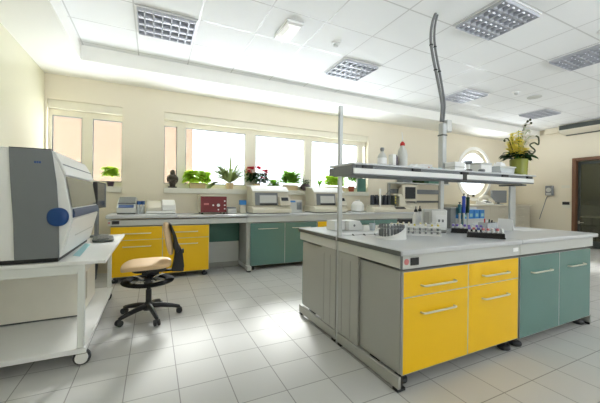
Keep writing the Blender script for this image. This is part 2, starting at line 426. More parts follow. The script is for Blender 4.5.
solo('ceiling_speaker', 'flat round white speaker plate set in a ceiling tile', 'speaker', MB().lathe([(.12, 0), (.12, -.012), (.10, -.016), (.02, -.018)], (6.65, 3.33, ZC-.002)), M['greyp'], (6.65, 3.33, ZC-.002))
# air conditioner on the right wall
r = thing('air_conditioner', 'long grey air conditioning unit high on the wall over the door', 'air conditioner', (10.0, 3.3, 3.0))
part('casing', MB().prism([(XR-.002, 3.23), (9.72, 3.23), (9.72, 3.20), (9.72, 3.09), (9.80, 3.05), (XR-.002, 2.985)], 'y', 2.2, 4.30), M['cream'], r, .004)
part('grille', MB().box(9.70, 9.719, 2.25, 4.27, 3.10, 3.215), M['acgrill'], r)
part('outlet_slot', MB().prism([(XR-.10, 3.002), (XR-.04, 2.993), (XR-.04, 2.983), (XR-.10, 2.992)], 'y', 2.25, 4.26), M['acgrill'], r)
r = thing('duct_box', 'small cream boxed duct between the ceiling and the air conditioner', 'duct', (10.0, 4.5, 3.1))
part('casing', B(9.97, XR-.002, 4.42, 4.72, 3.10, 3.245), M['wall'], r, .004)

# ================================================================== HANDLES, DOORS, CABINETS
def bar_handle(x0, x1, y, z, root, name='handle', facing=-1):
    """bow handle standing off a front that faces -Y (or +Y)"""
    s = facing
    mb = MB().tube([(x0, y, z), (x0+.004, y+s*.024, z), (x0+.02, y+s*.03, z), (x1-.02, y+s*.03, z), (x1-.004, y+s*.024, z), (x1, y, z)], .0068, 8)
    return part(name, mb, M['handle'], root)
def front(kind, x0, x1, z0, z1, y, color, root, hz, hw, facing=-1):
    y2 = y+.02
    p = part(kind, B(x0+.004, x1-.004, min(y, y2), max(y, y2), z0+.003, z1-.003), M[color], root, .002)
    part('edging', MB().box(x0, x0+.0045, y+.001, y2-.002, z0, z1).box(x1-.0045, x1, y+.001, y2-.002, z0, z1).box(x0+.0045, x1-.0045, y+.001, y2-.002, z1-.0035, z1).box(x0+.0045, x1-.0045, y+.001, y2-.002, z0, z0+.0035), M['edge'], p)
    if hw:
        xm = (x0+x1)/2; bar_handle(xm-hw/2-.012, xm+hw/2+.012, y, hz, p)
    return p
def foot(x, y, root, h=.1):
    mb = MB().sup((x, y, .024), .045, .05, .0235, .7, 1).cyl((x, y, .04), (x, y, h), .018)
    return part('foot', mb, M['rubber'], root)

# ---- island, near side: yellow then teal; far side: two plain units
YI = 1.463
def cabinet(label, x0, x1, yf, yb, z0, z1, color, cols, feet, split=None):
    r = thing('base_cabinet', label, 'cabinet', ((x0+x1)/2, (yf+yb)/2, 0))
    part('carcass', B(x0, x1, yf+.021, yb, z0, z1), M['grey'], r, .002)
    for xa, xb, hw, hz in cols:
        if split: front('drawer', xa, xb, split, z1-.002, yf, color, r, hz[0], hw)
        front('door', xa, xb, z0, (split or z1-.002), yf, color, r, hz[1], hw)
    for fx, fy in feet: foot(fx, fy, r, z0-.001)
    return r
cabinet('yellow base cabinet of two drawers over two doors at the near corner of the island', 1.447, 2.722, YI, 1.93, .105, .775, 'yellow',
        [(1.452, 2.09, .30, (.672, .492)), (2.09, 2.718, .29, (.672, .498))], [(1.53, 1.56), (2.64, 1.53), (1.56, 1.85), (2.64, 1.85)], .603)
cabinet('teal base cabinet with two doors at the end of the island near the door', 2.736, 3.95, YI, 1.93, .095, .775, 'teal',
        [(2.742, 3.36, .28, (0, .632)), (3.36, 3.946, .27, (0, .632))], [(2.80, 1.53), (3.88, 1.53), (2.8, 1.85), (3.88, 1.85)])
def rear_cabinet(label, x0, x1, color):
    r = thing('base_cabinet', label, 'cabinet', ((x0+x1)/2, 2.7, 0))
    part('carcass', B(x0, x1, 2.47, 2.905, .105, .775), M['grey'], r, .002)
    xm = (x0+x1)/2
    for a, b in ((x0+.004, xm), (xm, x1-.004)):
        d = part('door', B(a+.003, b-.003, 2.906, 2.926, .11, .77), M[color], r, .002)
        bar_handle((a+b)/2-.14, (a+b)/2+.14, 2.926, .63, d, facing=1)
    for fx in (x0+.09, x1-.07):
        for fy in (2.54, 2.85): foot(fx, fy, r, .104)
rear_cabinet('base cabinet behind the grey side panel at the far corner of the island', 1.447, 2.722, 'teal')
rear_cabinet('base cabinet on the far side of the island behind the teal doors', 2.736, 3.95, 'yellow')

def end_frame(label, x, y_out, y_in, yp0, yp1, sgn):
    """grey side frame of a bench: panel by the middle, foot rail, dark feet; x = outer face, sgn=+1 thickness towards +x"""
    a, b = sorted((x, x+sgn*.018)); lo, hi = sorted((y_out, y_in))
    r = thing('bench_gable', label, 'bench frame', (x, (lo+hi)/2, 0))
    part('upright_panel', B(a, b, yp0, yp1, .106, .795), M['grey'], r, .0015)
    gr = MB()
    for k in (.36, .80):
        yy = yp0+(yp1-yp0)*k; gr.box(min(a, b)-.0012 if sgn > 0 else b, a if sgn > 0 else b+.0012, yy-.0018, yy+.0018, .12, .74)
    part('panel_joint', gr, M['joint'], r)
    part('foot_rail', B(a-.005*(sgn > 0), b+.005*(sgn < 0), lo, hi, .022, .100), M['grey'], r, .004)
    part('top_rail', B(a, b, lo+(.002 if sgn > 0 else .105), hi, .797, .876), M['greyp'], r, .0015)
    for yy in (lo+.03, hi-.03):
        part('foot', B(a-.004, b+.05*(sgn > 0)-.004, yy-.025, yy+.025, .001, .021), M['black'], r, .003)
    if sgn > 0: part('foot', B(a+.020, a+.048, lo+.012, lo+.06, .022, .104), M['black'], r, .003)
    return r
end_frame('grey side frame of the island nearest the yellow drawers', 1.424, YI, 2.182, 1.905, 2.180, 1)
end_frame('grey side frame of the island on its window side, beyond the thin pole', 1.424, 2.219, 2.93, 2.221, 2.468, 1)
end_frame('grey side frame closing the island at its teal end', 3.974, YI, 2.182, 1.905, 2.150, -1)

def worktop(label, x0, x1, y0, y1, ztop, th, ap, fronts=(), left_end=False, right_end=False, apron_to=None, apron_h=.088):
    r = thing('worktop', label, 'worktop', ((x0+x1)/2, (y0+y1)/2, ztop-th))
    part('top', B(x0, x1, y0, y1, ztop-th, ztop), M['top'], r, .010 if th < .06 else .012, seg=3)
    return r
# near worktops carry an apron with a socket
def apron(r, x0, x1, ya, yb, z0, z1, m='greyp'): return part('apron', B(x0, x1, ya, yb, z0, z1), M[m], r, .003)
ZT = .918
w = worktop('grey worktop of the island over the yellow drawers with the tube racks', 1.415, 2.728, 1.44, 2.185, ZT, .038, 1)
apron(w, 1.444, 2.728, YI-.003, YI+.10, .790, .8795)
part('side_edge', B(1.4125, 1.4165, 1.450, 2.185, .8805, .911), M['dgrey'], w)
part('apron_end', B(1.424, 1.4435, YI-.002, YI+.001, .79, .879), M['dgrey'], w)
so = part('socket', B(1.507, 1.580, YI-.010, YI-.0031, .812, .862), M['black'], w, .003)
part('red_label', MB().cyl((1.474, YI-.006, .838), (1.474, YI-.0031, .838), .020), M['pink'], w, label='small round red and white sticker')
part('card_tag', B(2.63, 2.70, YI-.006, YI-.0031, .825, .855), M['paper'], w)
w = worktop('grey worktop of the island over the teal doors', 2.732, 4.05, 1.44, 2.185, ZT, .038, 1)
apron(w, 2.732, 3.985, YI-.003, YI+.10, .790, .8795)
w = worktop('grey worktop of the island on its far side beyond the thin pole', 1.415, 2.728, 2.215, 2.955, ZT, .038, 1)
apron(w, 1.444, 2.728, 2.84, 2.935, .790, .8795)
part('side_edge', B(1.4125, 1.4165, 2.215, 2.945, .8805, .911), M['dgrey'], w)
w = worktop('grey worktop of the island on its far side near the blue boxes', 2.732, 4.05, 2.215, 2.955, ZT, .038, 1)
apron(w, 2.732, 3.985, 2.84, 2.935, .790, .8795)

# ---- shelf over the island
r = thing('bench_shelf', 'long grey raised shelf on steel poles running along the island', 'shelf', (2.7, 2.2, 0))
for nm, x, rad, zt, zb in (('pole', 1.425, .019, 2.04, .002),):
    part(nm, MB().box(1.425, 1.463, 2.1868, 2.2132, zb, zt), M['steelpole'], r, .006, label='thin square bare pole')
cp = part('service_column', B(2.672, 2.722, 2.187, 2.213, ZT+.002, 1.435), M['steelpole'], r, .004)
cp2 = part('service_column', B(2.675, 2.735, 2.17, 2.23, 1.531, 2.035), M['steelpole'], r, .008)
part('band', MB().box(2.672, 2.738, 2.167, 2.233, 1.90, 1.915), M['dgrey'], cp2)
part('junction_box', B(2.739, 2.815, 2.17, 2.23, 1.95, 2.075), M['greyp'], cp2, .01)
part('support', B(3.88, 3.99, 2.187, 2.213, ZT+.002, 1.41), M['steelpole'], r, .006)
part('bracket', B(3.88, 3.97, 2.06, 2.33, 1.411, 1.4295), M['dgrey'], r, .004)
part('shelf_board', B(1.418, 3.98, 1.965, 2.34, 1.514, 1.530), M['top'], r, .004)
part('apron', MB().box(1.425, 2.72, 1.972, 1.985, 1.444, 1.487).box(2.775, 3.95, 1.972, 1.985, 1.444, 1.487), M['white'], r, .003)
part('channel', MB().box(1.46, 3.95, 1.9855, 2.335, 1.436, 1.513).box(1.43, 3.95, 1.974, 1.9845, 1.430, 1.4435), M['agrey'], r, .004)
part('end_bracket', MB().box(1.420, 1.459, 1.99, 2.27, 1.43, 1.513), M['agrey'], r, .004)
part('rear_channel', MB().box(1.415, 1.459, 2.271, 2.335, 1.44, 1.505), M['agrey'], r, .004)
for x in (1.56, 2.10, 2.745, 3.40, 3.86):
    part('clip', B(x-.05, x+.05, 1.966, 1.984, 1.489, 1.513), M['black'], r, .002)
part('joint_plate', B(2.722, 2.773, 1.968, 1.985, 1.43, 1.513), M['black'], r)

# cables from the ceiling to the column
def bez(p, n=24):
    out = []
    for i in range(n+1):
        t = i/n; q = [Vector(x) for x in p]
        while len(q) > 1: q = [a.lerp(b, t) for a, b in zip(q, q[1:])]
        out.append(q[0])
    return out
top = atY(436, 14, 2.32)
def cy(px, py, t): return atY(px, py, 2.20+.12*t)
cab1 = [cy(435.5, 13.2, 1), cy(432.6, 22, .93), cy(430.9, 34, .85), cy(431.2, 45, .75), cy(432.8, 56, .65), cy(435.6, 70, .5), cy(438.8, 86, .3), cy(441.8, 104, .15), cy(443.5, 121, .0)]
cab2 = [p+Vector((.042, .01, 0))+Vector((.03*math.sin(PI*i/8), 0, 0)) for i, p in enumerate(cab1)]
def smooth_path(pts, k=5):
    out = []
    for i in range(len(pts)-1):
        p0, p1, p2, p3 = pts[max(i-1, 0)], pts[i], pts[i+1], pts[min(i+2, len(pts)-1)]
        for j in range(k):
            t = j/k
            out.append(.5*((2*p1)+(p2-p0)*t+(2*p0-5*p1+4*p2-p3)*t*t+(-p0+3*p1-3*p2+p3)*t**3))
    return out+[pts[-1]]
for cb, lab, rr in ((cab1, 'thicker grey cable hanging from the ceiling to the steel column', .015), (cab2, 'thinner grey cable hanging beside the thicker one down to the column', .012)):
    cb[-1] = Vector((2.682, 2.2, 2.052)); cb[0].z = ZC-.003
    if rr < .014: cb[-1] = Vector((2.714, 2.2, 2.052))
    cr = thing('cable', lab, 'cable', cb[-1])
    part('sheath', MB().tube(smooth_path(cb), rr, 10), M['cable'], cr)
    for i in (3, 5): part('tie', MB().torus(tuple(cb[i]), rr+.002, .003, .007, 20, 8), M['black'], cr)

# ================================================================== BACK COUNTER
YC = 4.95
ZL, ZR = .965, .945
c = cabinet('yellow base cabinet of two drawers over two doors under the windows, behind the chair', -.545, .805, YC, 5.62, .085, .80, 'yellow',
            [(-.541, .128, .33, (.70, .512)), (.128, .801, .30, (.70, .518))], [(-.49, 5.0), (.74, 5.0), (-.49, 5.55), (.74, 5.55)], .605)
cabinet('teal base cabinet under the windows, right after the knee space', 1.465, 2.755, YC, 5.62, .075, .80, 'teal',
        [(1.47, 2.105, .33, (0, .70)), (2.105, 2.75, .33, (0, .70))], [(1.52, 5.0), (2.7, 5.0), (1.52, 5.55), (2.7, 5.55)])
cabinet('narrow yellow base cabinet beside the teal one, mostly hidden behind the island', 2.762, 3.40, YC, 5.62, .085, .80, 'yellow',
        [(2.766, 3.396, .3, (.70, .512))], [(2.82, 5.0), (3.34, 5.0)], .605)
cabinet('teal base cabinet at the far end of the window bench', 3.407, 5.50, YC, 5.62, .075, .80, 'teal',
        [(3.411, 4.10, .33, (0, .70)), (4.10, 4.80, .33, (0, .70)), (4.80, 5.496, .33, (0, .70))], [(3.47, 5.0), (5.4, 5.0)])
r = thing('bench_gable', 'grey side panel on a foot rail between the knee space and the teal cabinet', 'bench frame', (1.43, 5.2, 0))
part('upright_panel', B(1.40, 1.458, 4.94, 5.55, .10, .80), M['grey'], r, .003)
part('foot_rail', B(1.392, 1.462, 4.82, 5.55, .03, .099), M['greyp'], r, .006)
part('foot', MB().sup((1.425, 4.86, .0155), .035, .04, .0145, .6, .8), M['rubber'], r)
part('foot', MB().sup((1.425, 5.5, .0155), .035, .04, .0145, .6, .8), M['rubber'], r)
r = thing('modesty_panel', 'green over white panel closing the back of the knee space', 'panel', (1.1, 5.42, 0))
part('upper_board', B(.81, 1.398, 5.40, 5.42, .45, .80), M['green'], r, .002)
part('lower_board', B(.81, 1.390, 5.385, 5.42, .095, .449), M['greyp'], r, .002)
part('base_rail', B(.81, 1.386, 5.385, 5.43, .002, .094), M['grey'], r, .002)
w = worktop('grey worktop under the windows, its raised end over the yellow cabinet', -.595, .335, 4.925, 5.69, ZL, .05, 1)
apron(w, -.57, .805, YC-.004, YC+.1, .812, .895)
part('socket', B(-.52, -.43, YC-.012, YC-.005, .835, .885), M['black'], w, .003)
part('red_label', MB().cyl((-.552, YC-.009, .858), (-.552, YC-.005, .858), .012), M['pink'], w)
w = worktop('grey worktop under the windows running from the maroon box to the teal cabinet', .337, 1.405, 4.925, 5.69, ZR, .035, 1)
apron(w, .337+.47, 1.405, YC-.004, YC+.1, .812, .895)
w = worktop('long grey worktop under the windows carrying the two desktop analysers', 1.409, 5.78, 4.925, 5.69, ZR, .035, 1)
apron(w, 1.409, 5.76, YC-.004, YC+.1, .812, .908)
# dark under-counter pieces at the window end of the bench
r = thing('waste_bin', 'grey bin under the bench end behind the trolley', 'bin', (-.85, 5.35, 0))
part('body', MB().lathe([(.10, .002), (.13, .30), (.135, .31), (.125, .31)], (-.85, 5.35, 0)), M['agrey'], r)

# ================================================================== TROLLEY AND BIG ANALYSER
TX, TY0, TY1 = -.445, 2.66, 4.30
r = thing('trolley', 'white steel trolley with castors carrying the big analyser', 'trolley', (-.95, 3.5, 0))
part('table_top', B(-1.45, -.316, TY0, TY1+.02, .742, .768), M['white'], r, .004)
rl = MB().box(-1.45, TX, TY0+.01, TY0+.045, .675, .741).box(-1.45, TX, TY1-.045, TY1-.01, .675, .741).box(TX-.035, TX, TY0+.045, TY1-.045, .675, .741)
part('top_rail', rl, M['wmetal'], r, .003)
for x, y in ((TX-.043, TY0+.008), (TX-.043, TY1-.05), (-1.448, TY0+.008), (-1.448, TY1-.05)):
    part('post', B(x, x+.042, y, y+.042, .137, .70), M['wmetal'], r, .003)
part('lower_shelf', B(-1.45, TX+.012, TY0, TY1, .098, .135), M['white'], r, .004)
for x, y in ((-.462, 2.70), (-.49, 4.2), (-1.38, 2.70), (-1.38, 4.2)):
    c = part('caster', MB().box(x-.03, x+.03, y-.024, y-.016, .045, .09).box(x-.03, x+.03, y+.016, y+.024, .045, .09).box(x-.035, x+.035, y-.03, y+.03, .088, .097), M['chrome'], r)
    part('tyre', MB().cyl((x, y-.012, .057), (x, y+.012, .057), .0565, n=30), M['rubber'], c)
    part('wheel_disc', MB().cyl((x, y-.026, .057), (x, y+.026, .057), .041, n=26), M['white'], c)
r = thing('laboratory_analyzer', 'big grey and white laboratory analyser with a blue badge on the trolley', 'analyser', (-1.0, 3.2, .77))
NY0, NY1 = 2.675, 3.77
prof = [(-1.43, .80), (-.592, .80), (-.53, 1.075), (-.53, 1.12), (-.535, 1.145), (-.575, 1.385), (-.602, 1.462), (-.644, 1.553), (-1.43, 1.553)]
part('body', MB().prism(prof, 'y', NY0, NY1), M['white'], r, .006)
part('plinth', B(-1.40, -.61, NY0+.02, NY1-.02, .7695, .799), M['black'], r)
part('side_panel', MB().prism([(-.838, .802), (-.596, .802), (-.601, 1.10), (-.615, 1.33), (-.645, 1.559), (-.872, 1.559), (-.862, 1.33), (-.845, 1.05)], 'y', NY0-.014, NY0-.0005), M['agrey'], r, .002, label='dark grey side panel')
part('top_edge', MB().prism([(-.872, 1.5595), (-.645, 1.5595), (-.645, 1.565), (-.872, 1.565)], 'y', NY0-.012, NY0+.004), M['black'], r)
hood = MB().prism([(-.646, 1.5535), (-.66, 1.563), (-1.42, 1.563), (-1.42, 1.5535)], 'y', NY0+.004, NY1)
part('top_cover', hood, M['white'], r, .003)
part('hood', MB().prism([(-.6005, 1.464), (-.572, 1.388), (-.560, 1.386), (-.562, 1.402), (-.588, 1.470), (-.636, 1.557), (-.6435, 1.5545)], 'y', NY0+.001, NY1-.001), M['white'], r, .003)
part('hood_joint', MB().prism([(-.5875, 1.4685), (-.5845, 1.4685), (-.5815, 1.460), (-.5845, 1.460)], 'y', NY0+.01, NY1-.02), M['agrey'], r)
part('viewing_window', MB().prism([(-.5325, 1.155), (-.5295, 1.155), (-.5665, 1.378), (-.5695, 1.378)], 'y', NY0+.025, NY1-.05), M['smoke'], r)
part('ledge', MB().prism([(-.5295, 1.078), (-.515, 1.085), (-.515, 1.122), (-.525, 1.147), (-.5295, 1.143)], 'y', NY0+.03, NY1-.01), M['pblue'] if False else mat('slate_blue_ledge', (62, 78, 112), .4), r, .004)
part('front_panel', MB().prism([(-.585, .83), (-.5785, .83), (-.522, 1.072), (-.53, 1.074)], 'y', NY0+.03, NY1-.01), M['white'], r, .002)
part('panel_groove', MB().prism([(-.5555, .925), (-.5535, .925), (-.5512, .935), (-.5532, .935)], 'y', NY0+.25, NY1-.12), M['greyp'], r)
part('badge', MB().sup((-.605, NY0-.012, 1.090), .064, .024, .066, .9, 1), M['blue'], r, label='deep blue oval badge')
em = MB()
for k in range(3): em.box(-.738+k*.013, -.727+k*.013, NY0-.0165, NY0-.0141, 1.462, 1.476)
part('emblem', em, M['blue'], r)
r = thing('computer_monitor', 'black flat computer monitor seen edge on beside the big analyser', 'monitor', (-.56, 4.12, .77), rotz=0)
ang = math.radians(-5)
R_ = Matrix.Translation((-.545, 4.06, 0)) @ Matrix.Rotation(ang, 4, 'Z')
part('casing', MB().box(-.03, .012, -.17, .17, 1.10, 1.39).xf(R_), M['black'], r, .006)
part('screen', MB().box(.0125, .0145, -.155, .155, 1.118, 1.375).xf(R_), M['screen'], r)
part('side_bezel', MB().box(-.028, .020, .1705, .20, 1.10, 1.385).xf(R_), M['agrey'], r, .004)
part('neck', MB().box(-.045, -.015, -.03, .05, .79, 1.16).xf(R_), M['agrey'], r, .006)
part('stand', MB().sup((-.02, .05, .781), .10, .09, .011, .5, .8).xf(R_), M['agrey'], r)
r = thing('keyboard', 'dark grey keyboard lying on the end of the trolley top', 'keyboard', (-.5, 3.93, .77))
K = Matrix.Translation((-.475, 3.80, .7695)) @ Matrix.Rotation(math.radians(97), 4, 'Z')
part('base', MB().sup((0, 0, .014), .20, .095, .0135, .3, .35).xf(K), M['acgrill'], r)
kk = MB()
for i in range(12):
    for j in range(4): kk.box(-.165+i*.027, -.142+i*.027, -.05+j*.026, -.028+j*.026, .026, .034)
part('key', kk.xf(K), M['dgrey'], r)['kind'] = 'stuff'
solo('label_strip', 'pale blue strip lying on the trolley top beside the analyser', 'strip', MB().add([(-.566, 2.92, .7685), (-.511, 2.86, .7685), (-.545, 3.53, .7685), (-.598, 3.60, .7685), (-.566, 2.92, .7705), (-.511, 2.86, .7705), (-.545, 3.53, .7705), (-.598, 3.60, .7705)], [(3, 2, 1, 0), (4, 5, 6, 7), (0, 1, 5, 4), (1, 2, 6, 5), (2, 3, 7, 6), (3, 0, 4, 7)]), M['lblue'], (-.55, 3.2, .7685))
r = thing('instrument_case', 'cream metal case standing on the lower shelf of the trolley', 'case', (-.9, 3.5, .136))
part('body', B(-1.42, -.575, 3.36, 4.02, .150, .662), M['case'], r, .006)
part('plinth', B(-1.41, -.585, 3.37, 4.01, .1365, .149), M['dgrey'], r)
vt = MB()
for k in range(5): vt.box(-.5745, -.5725, 3.42+k*.03, 3.432+k*.03, .25, .60)
part('vent', vt, M['beige'], r)

# ================================================================== CHAIR
r = thing('swivel_chair', 'tan swivel lab chair with black base and foot ring on castors', 'chair', (-.035, 3.49, 0))
def seatf(x, y, z):
    return (x, y, z - (.03*max(0, (-x-.12)/.12)**2 if x < -.12 else 0) + .004*(x/.24))
part('seat', MB().sup((-.055, 3.49, .545), (.232), .225, .029, .38, .6, 40, 16, seatf), M['tan'], r)
part('seat_pan', MB().sup((-.03, 3.49, .497), .16, .16, .018, .4, .6), M['black'], r)
part('mechanism', MB().box(-.10, .06, 3.43, 3.55, .435, .482).box(.05, .24, 3.465, 3.515, .452, .472), M['black'], r, .006)
part('lever', MB().tube([(-.02, 3.42, .45), (.0, 3.30, .44), (.03, 3.22, .435)], .007), M['black'], r)
part('gas_column', MB().cyl((-.035, 3.49, .10), (-.035, 3.49, .28), .028).cyl((-.035, 3.49, .28), (-.035, 3.49, .44), .02), M['black'], r)
def bent(dx):
    def f(x, y, z): return (x + .9*y*y*-1.0 + (-.05*(z/.2) if True else 0) - .10*max(0, z)**2*0 + dx, y, z)
    return f
bk = part('backrest', MB().sup((.160, 3.49, .80), .024, .19, .165, .5, .75, 32, 16, lambda x, y, z: (x-1.1*y*y-.16*z-.25*z*z, y, z)), M['tan'], r)
part('back_shell', MB().prism([(.150, .955), (.168, .955), (.215, .84), (.252, .70), (.236, .66), (.205, .66), (.192, .80)], 'y', 3.36, 3.62), M['black'], bk, .008)
part('back_bracket', MB().prism([(.178, .452), (.296, .444), (.302, .50), (.286, .66), (.252, .73), (.215, .70), (.200, .56)], 'y', 3.44, 3.54), M['black'], r, .008)
part('back_knob', MB().cyl((.262, 3.49, .655), (.30, 3.49, .655), .024), M['black'], r)
fr = part('foot_ring', MB().torus((-.04, 3.49, .372), .205, .045, .018), M['dull'], r)
sp = MB()
for k in range(4):
    a = PI/4+k*PI/2; sp.tube([(-.04+.04*math.cos(a), 3.49+.04*math.sin(a), .375), (-.04+.13*math.cos(a), 3.49+.13*math.sin(a), .392), (-.04+.205*math.cos(a), 3.49+.205*math.sin(a), .392)], .009)
part('spoke', sp, M['chrome'], fr)
part('hub', MB().cyl((-.04, 3.49, .345), (-.04, 3.49, .405), .043), M['black'], fr)
part('hub', MB().lathe([(.05, .075), (.055, .10), (.045, .14), (.03, .155)], (-.035, 3.49, 0)), M['black'], r)
for k in range(5):
    a = math.radians(213+72*k); ca, sa = math.cos(a), math.sin(a)
    P = lambda t, z: (-.035+t*ca, 3.49+t*sa, z)
    lg = part('base_leg', MB().tube([P(.02, .115), P(.12, .108), P(.22, .088), P(.285, .072), P(.30, .068)], [.028, .026, .022, .018, .014], 10), M['black'], r)
    cc = P(.295, 0); tx, ty = -sa, ca
    w = MB()
    for s in (-1, 1): w.cyl((cc[0]+tx*s*.008, cc[1]+ty*s*.008, .031), (cc[0]+tx*s*.026, cc[1]+ty*s*.026, .031), .030, n=18)
    w.box(cc[0]-.009, cc[0]+.009, cc[1]-.009, cc[1]+.009, .03, .07)
    part('caster', w, M['rubber'], lg)

# ================================================================== THINGS ON THE BACK COUNTER
g = 'counter'
z0 = ZL+.001
r = thing('bench_instrument', 'low grey bench instrument with dark blue displays at the end of the window bench', 'instrument', (-.36, 5.3, z0))
part('body', MB().prism([(5.12, z0+.02), (5.12, z0+.09), (5.20, z0+.135), (5.45, z0+.24), (5.50, z0+.24), (5.50, z0+.02)], 'x', -.485, -.235), M['greyp'], r, .006)
part('lid', MB().prism([(5.215, z0+.15), (5.44, z0+.245), (5.445, z0+.255), (5.21, z0+.165)], 'x', -.47, -.25), M['agrey'], r, .003)
part('base', B(-.475, -.245, 5.13, 5.49, z0, z0+.019), M['dgrey'], r)
part('display', MB().prism([(5.125, z0+.095), (5.19, z0+.132), (5.188, z0+.138), (5.121, z0+.100)], 'x', -.46, -.265), M['blue'], r)
for px in (138.8, 142.8):
    p = atY(px, 212, 5.25)
    r = thing('reagent_bottle', 'small reagent bottle with blue cap by the low grey instrument, %s' % ('next to its side' if px < 141 else 'next to the white scanner'), 'bottle', (p.x, 5.25, z0))
    part('body', MB().lathe([(.026, 0), (.028, .02), (.028, .10), (.014, .125), (.014, .14)], (p.x, 5.25, z0)), M['clear'], r)
    part('cap', MB().lathe([(.030, .141), (.030, .19), (.026, .195)], (p.x, 5.25, z0)), M['blue'], r)
r = thing('scanner', 'white flat desktop device with a dark slot beside the blue capped bottles', 'device', (.1, 5.35, z0))
part('base', B(-.10, .315, 5.14, 5.52, z0+.006, z0+.045), M['white'], r, .006)
part('slot', B(-.09, .305, 5.145, 5.5, z0, z0+.0055), M['black'], r)
part('body', MB().prism([(5.16, z0+.046), (5.16, z0+.095), (5.42, z0+.20), (5.52, z0+.20), (5.52, z0+.046)], 'x', -.10, .12), M['beige'], r, .008)
part('lid', MB().prism([(5.15, z0+.046), (5.15, z0+.14), (5.40, z0+.215), (5.52, z0+.215), (5.52, z0+.046)], 'x', .122, .315), M['white'], r, .012)
z0 = ZR+.001
r = thing('centrifuge_controller', 'maroon fronted control box with white dials on the window bench', 'control box', (.91, 5.33, z0))
part('casing', B(.70, 1.125, 5.21, 5.55, z0+.025, z0+.30), M['beige'], r, .006)
part('lid', B(.685, 1.14, 5.195, 5.56, z0+.301, z0+.325), M['cream'], r, .006)
fp = part('front_panel', B(.70, 1.125, 5.196, 5.209, z0+.03, z0+.295), M['maroon'], r, .003)
for x, zz, rr in ((.985, .15, .026), (1.09, .22, .013), (1.09, .15, .012), (1.09, .09, .012), (.985, .075, .012), (.90, .15, .014)):
    part('dial', MB().cyl((x, 5.18, z0+zz), (x, 5.1955, z0+zz), rr), M['white'], fp)
part('label_plate', B(.75, .83, 5.193, 5.1955, z0+.155, z0+.185), M['pink'], fp)
for x in (.73, 1.09):
    for y in (5.24, 5.52): part('foot', MB().cyl((x, y, z0), (x, y, z0+.024), .018), M['black'], r)
r = thing('small_device', 'low grey box between the maroon control box and the blue pack', 'device', (1.23, 5.35, z0))
part('body', B(1.15, 1.31, 5.25, 5.45, z0, z0+.09), M['greyp'], r, .01); part('lid', B(1.16, 1.30, 5.26, 5.44, z0+.091, z0+.11), M['agrey'], r, .006)
r = thing('reagent_pack', 'small blue and white pack beside the first desktop analyser', 'pack', (1.46, 5.4, z0))
part('body', B(1.41, 1.515, 5.38, 5.46, z0, z0+.15), M['cream'], r, .004); part('wrap', B(1.405, 1.52, 5.375, 5.465, z0+.151, z0+.235), M['bluebox'], r, .004)
solo('paper_sheet', 'sheet of white paper in front of the low grey box on the window bench', 'paper', B(.93, 1.25, 4.99, 5.16, z0, z0+.003), M['paper'], (1.09, 5.07, z0))
solo('paper_sheet', 'sheet of white paper between the two desktop analysers', 'paper', B(2.27, 2.68, 4.97, 5.12, z0, z0+.003), M['paper'], (2.47, 5.05, z0))
# desktop analyser, two of them
r = thing('desktop_analyzer', 'desktop analyser with a tilted keypad standing under the red flowers', 'analyser', (1.93, 5.35, z0))
x0, x1 = 1.55, 2.29
part('base', MB().prism([(5.08, z0+.012), (5.08, z0+.08), (5.16, z0+.13), (5.60, z0+.13), (5.60, z0+.012)], 'x', x0, x1), M['cream'], r, .012)
part('foot', B(x0+.03, x1-.03, 5.11, 5.58, z0, z0+.0115), M['dgrey'], r)
part('body', MB().prism([(5.17, z0+.131), (5.20, z0+.40), (5.30, z0+.475), (5.58, z0+.50), (5.60, z0+.131)], 'x', x0+.03, x1-.03), M['beige'], r, .014)
part('front_panel', MB().prism([(5.166, z0+.15), (5.192, z0+.37), (5.188, z0+.374), (5.158, z0+.15)], 'x', x0+.07, x1-.24), M['agrey'], r, .003)
part('door', MB().prism([(5.158, z0+.19), (5.172, z0+.325), (5.166, z0+.33), (5.150, z0+.19)], 'x', x0+.15, x1-.27), M['greyp'], r, .004)
part('slot', MB().prism([(5.158, z0+.152), (5.162, z0+.18), (5.155, z0+.18), (5.150, z0+.152)], 'x', x0+.15, x1-.26), M['black'], r)
part('lid', MB().prism([(5.175, z0+.40), (5.29, z0+.49), (5.585, z0+.515), (5.585, z0+.502), (5.30, z0+.478), (5.19, z0+.395)], 'x', x0+.02, x1-.02), M['white'], r, .004)
kp = part('keypad', MB().prism([(5.10, z0+.132), (5.06, z0+.15), (5.14, z0+.30), (5.18, z0+.30)], 'x', x1-.225, x1-.02), M['beige'], r, .006)
part('display', MB().prism([(5.097, z0+.232), (5.128, z0+.29), (5.125, z0+.292), (5.094, z0+.234)], 'x', x1-.195, x1-.06), M['screen'], kp)
r2 = copy_tree(r, None, (1.93+1.24, 5.35, z0), 'desktop analyser standing behind the bare pole, close to the white jug', None)
for o in (r, r2): o['group'] = 'matching desktop analysers'
r = thing('printer_box', 'grey box with a blue top edge between the two desktop analysers', 'box', (2.44, 5.4, z0))
part('body', B(2.315, 2.60, 5.27, 5.55, z0, z0+.245), M['greyp'], r, .008); part('strip', B(2.33, 2.45, 5.265, 5.2695, z0+.20, z0+.232), M['bluebox'], r)
part('vent', B(2.48, 2.58, 5.2655, 5.2695, z0+.06, z0+.20), M['agrey'], r)
r = thing('jug', 'white cornered plastic jug beside the second desktop analyser', 'jug', (3.93, 5.3, z0))
part('body', MB().lathe([(.11, 0), (.138, .03), (.138, .15), (.09, .215), (.045, .225)], (3.93, 5.3, z0), 8), M['white'], r, .01)
part('cap', MB().lathe([(.05, .226), (.05, .26)], (3.93, 5.3, z0), 16), M['white'], r)
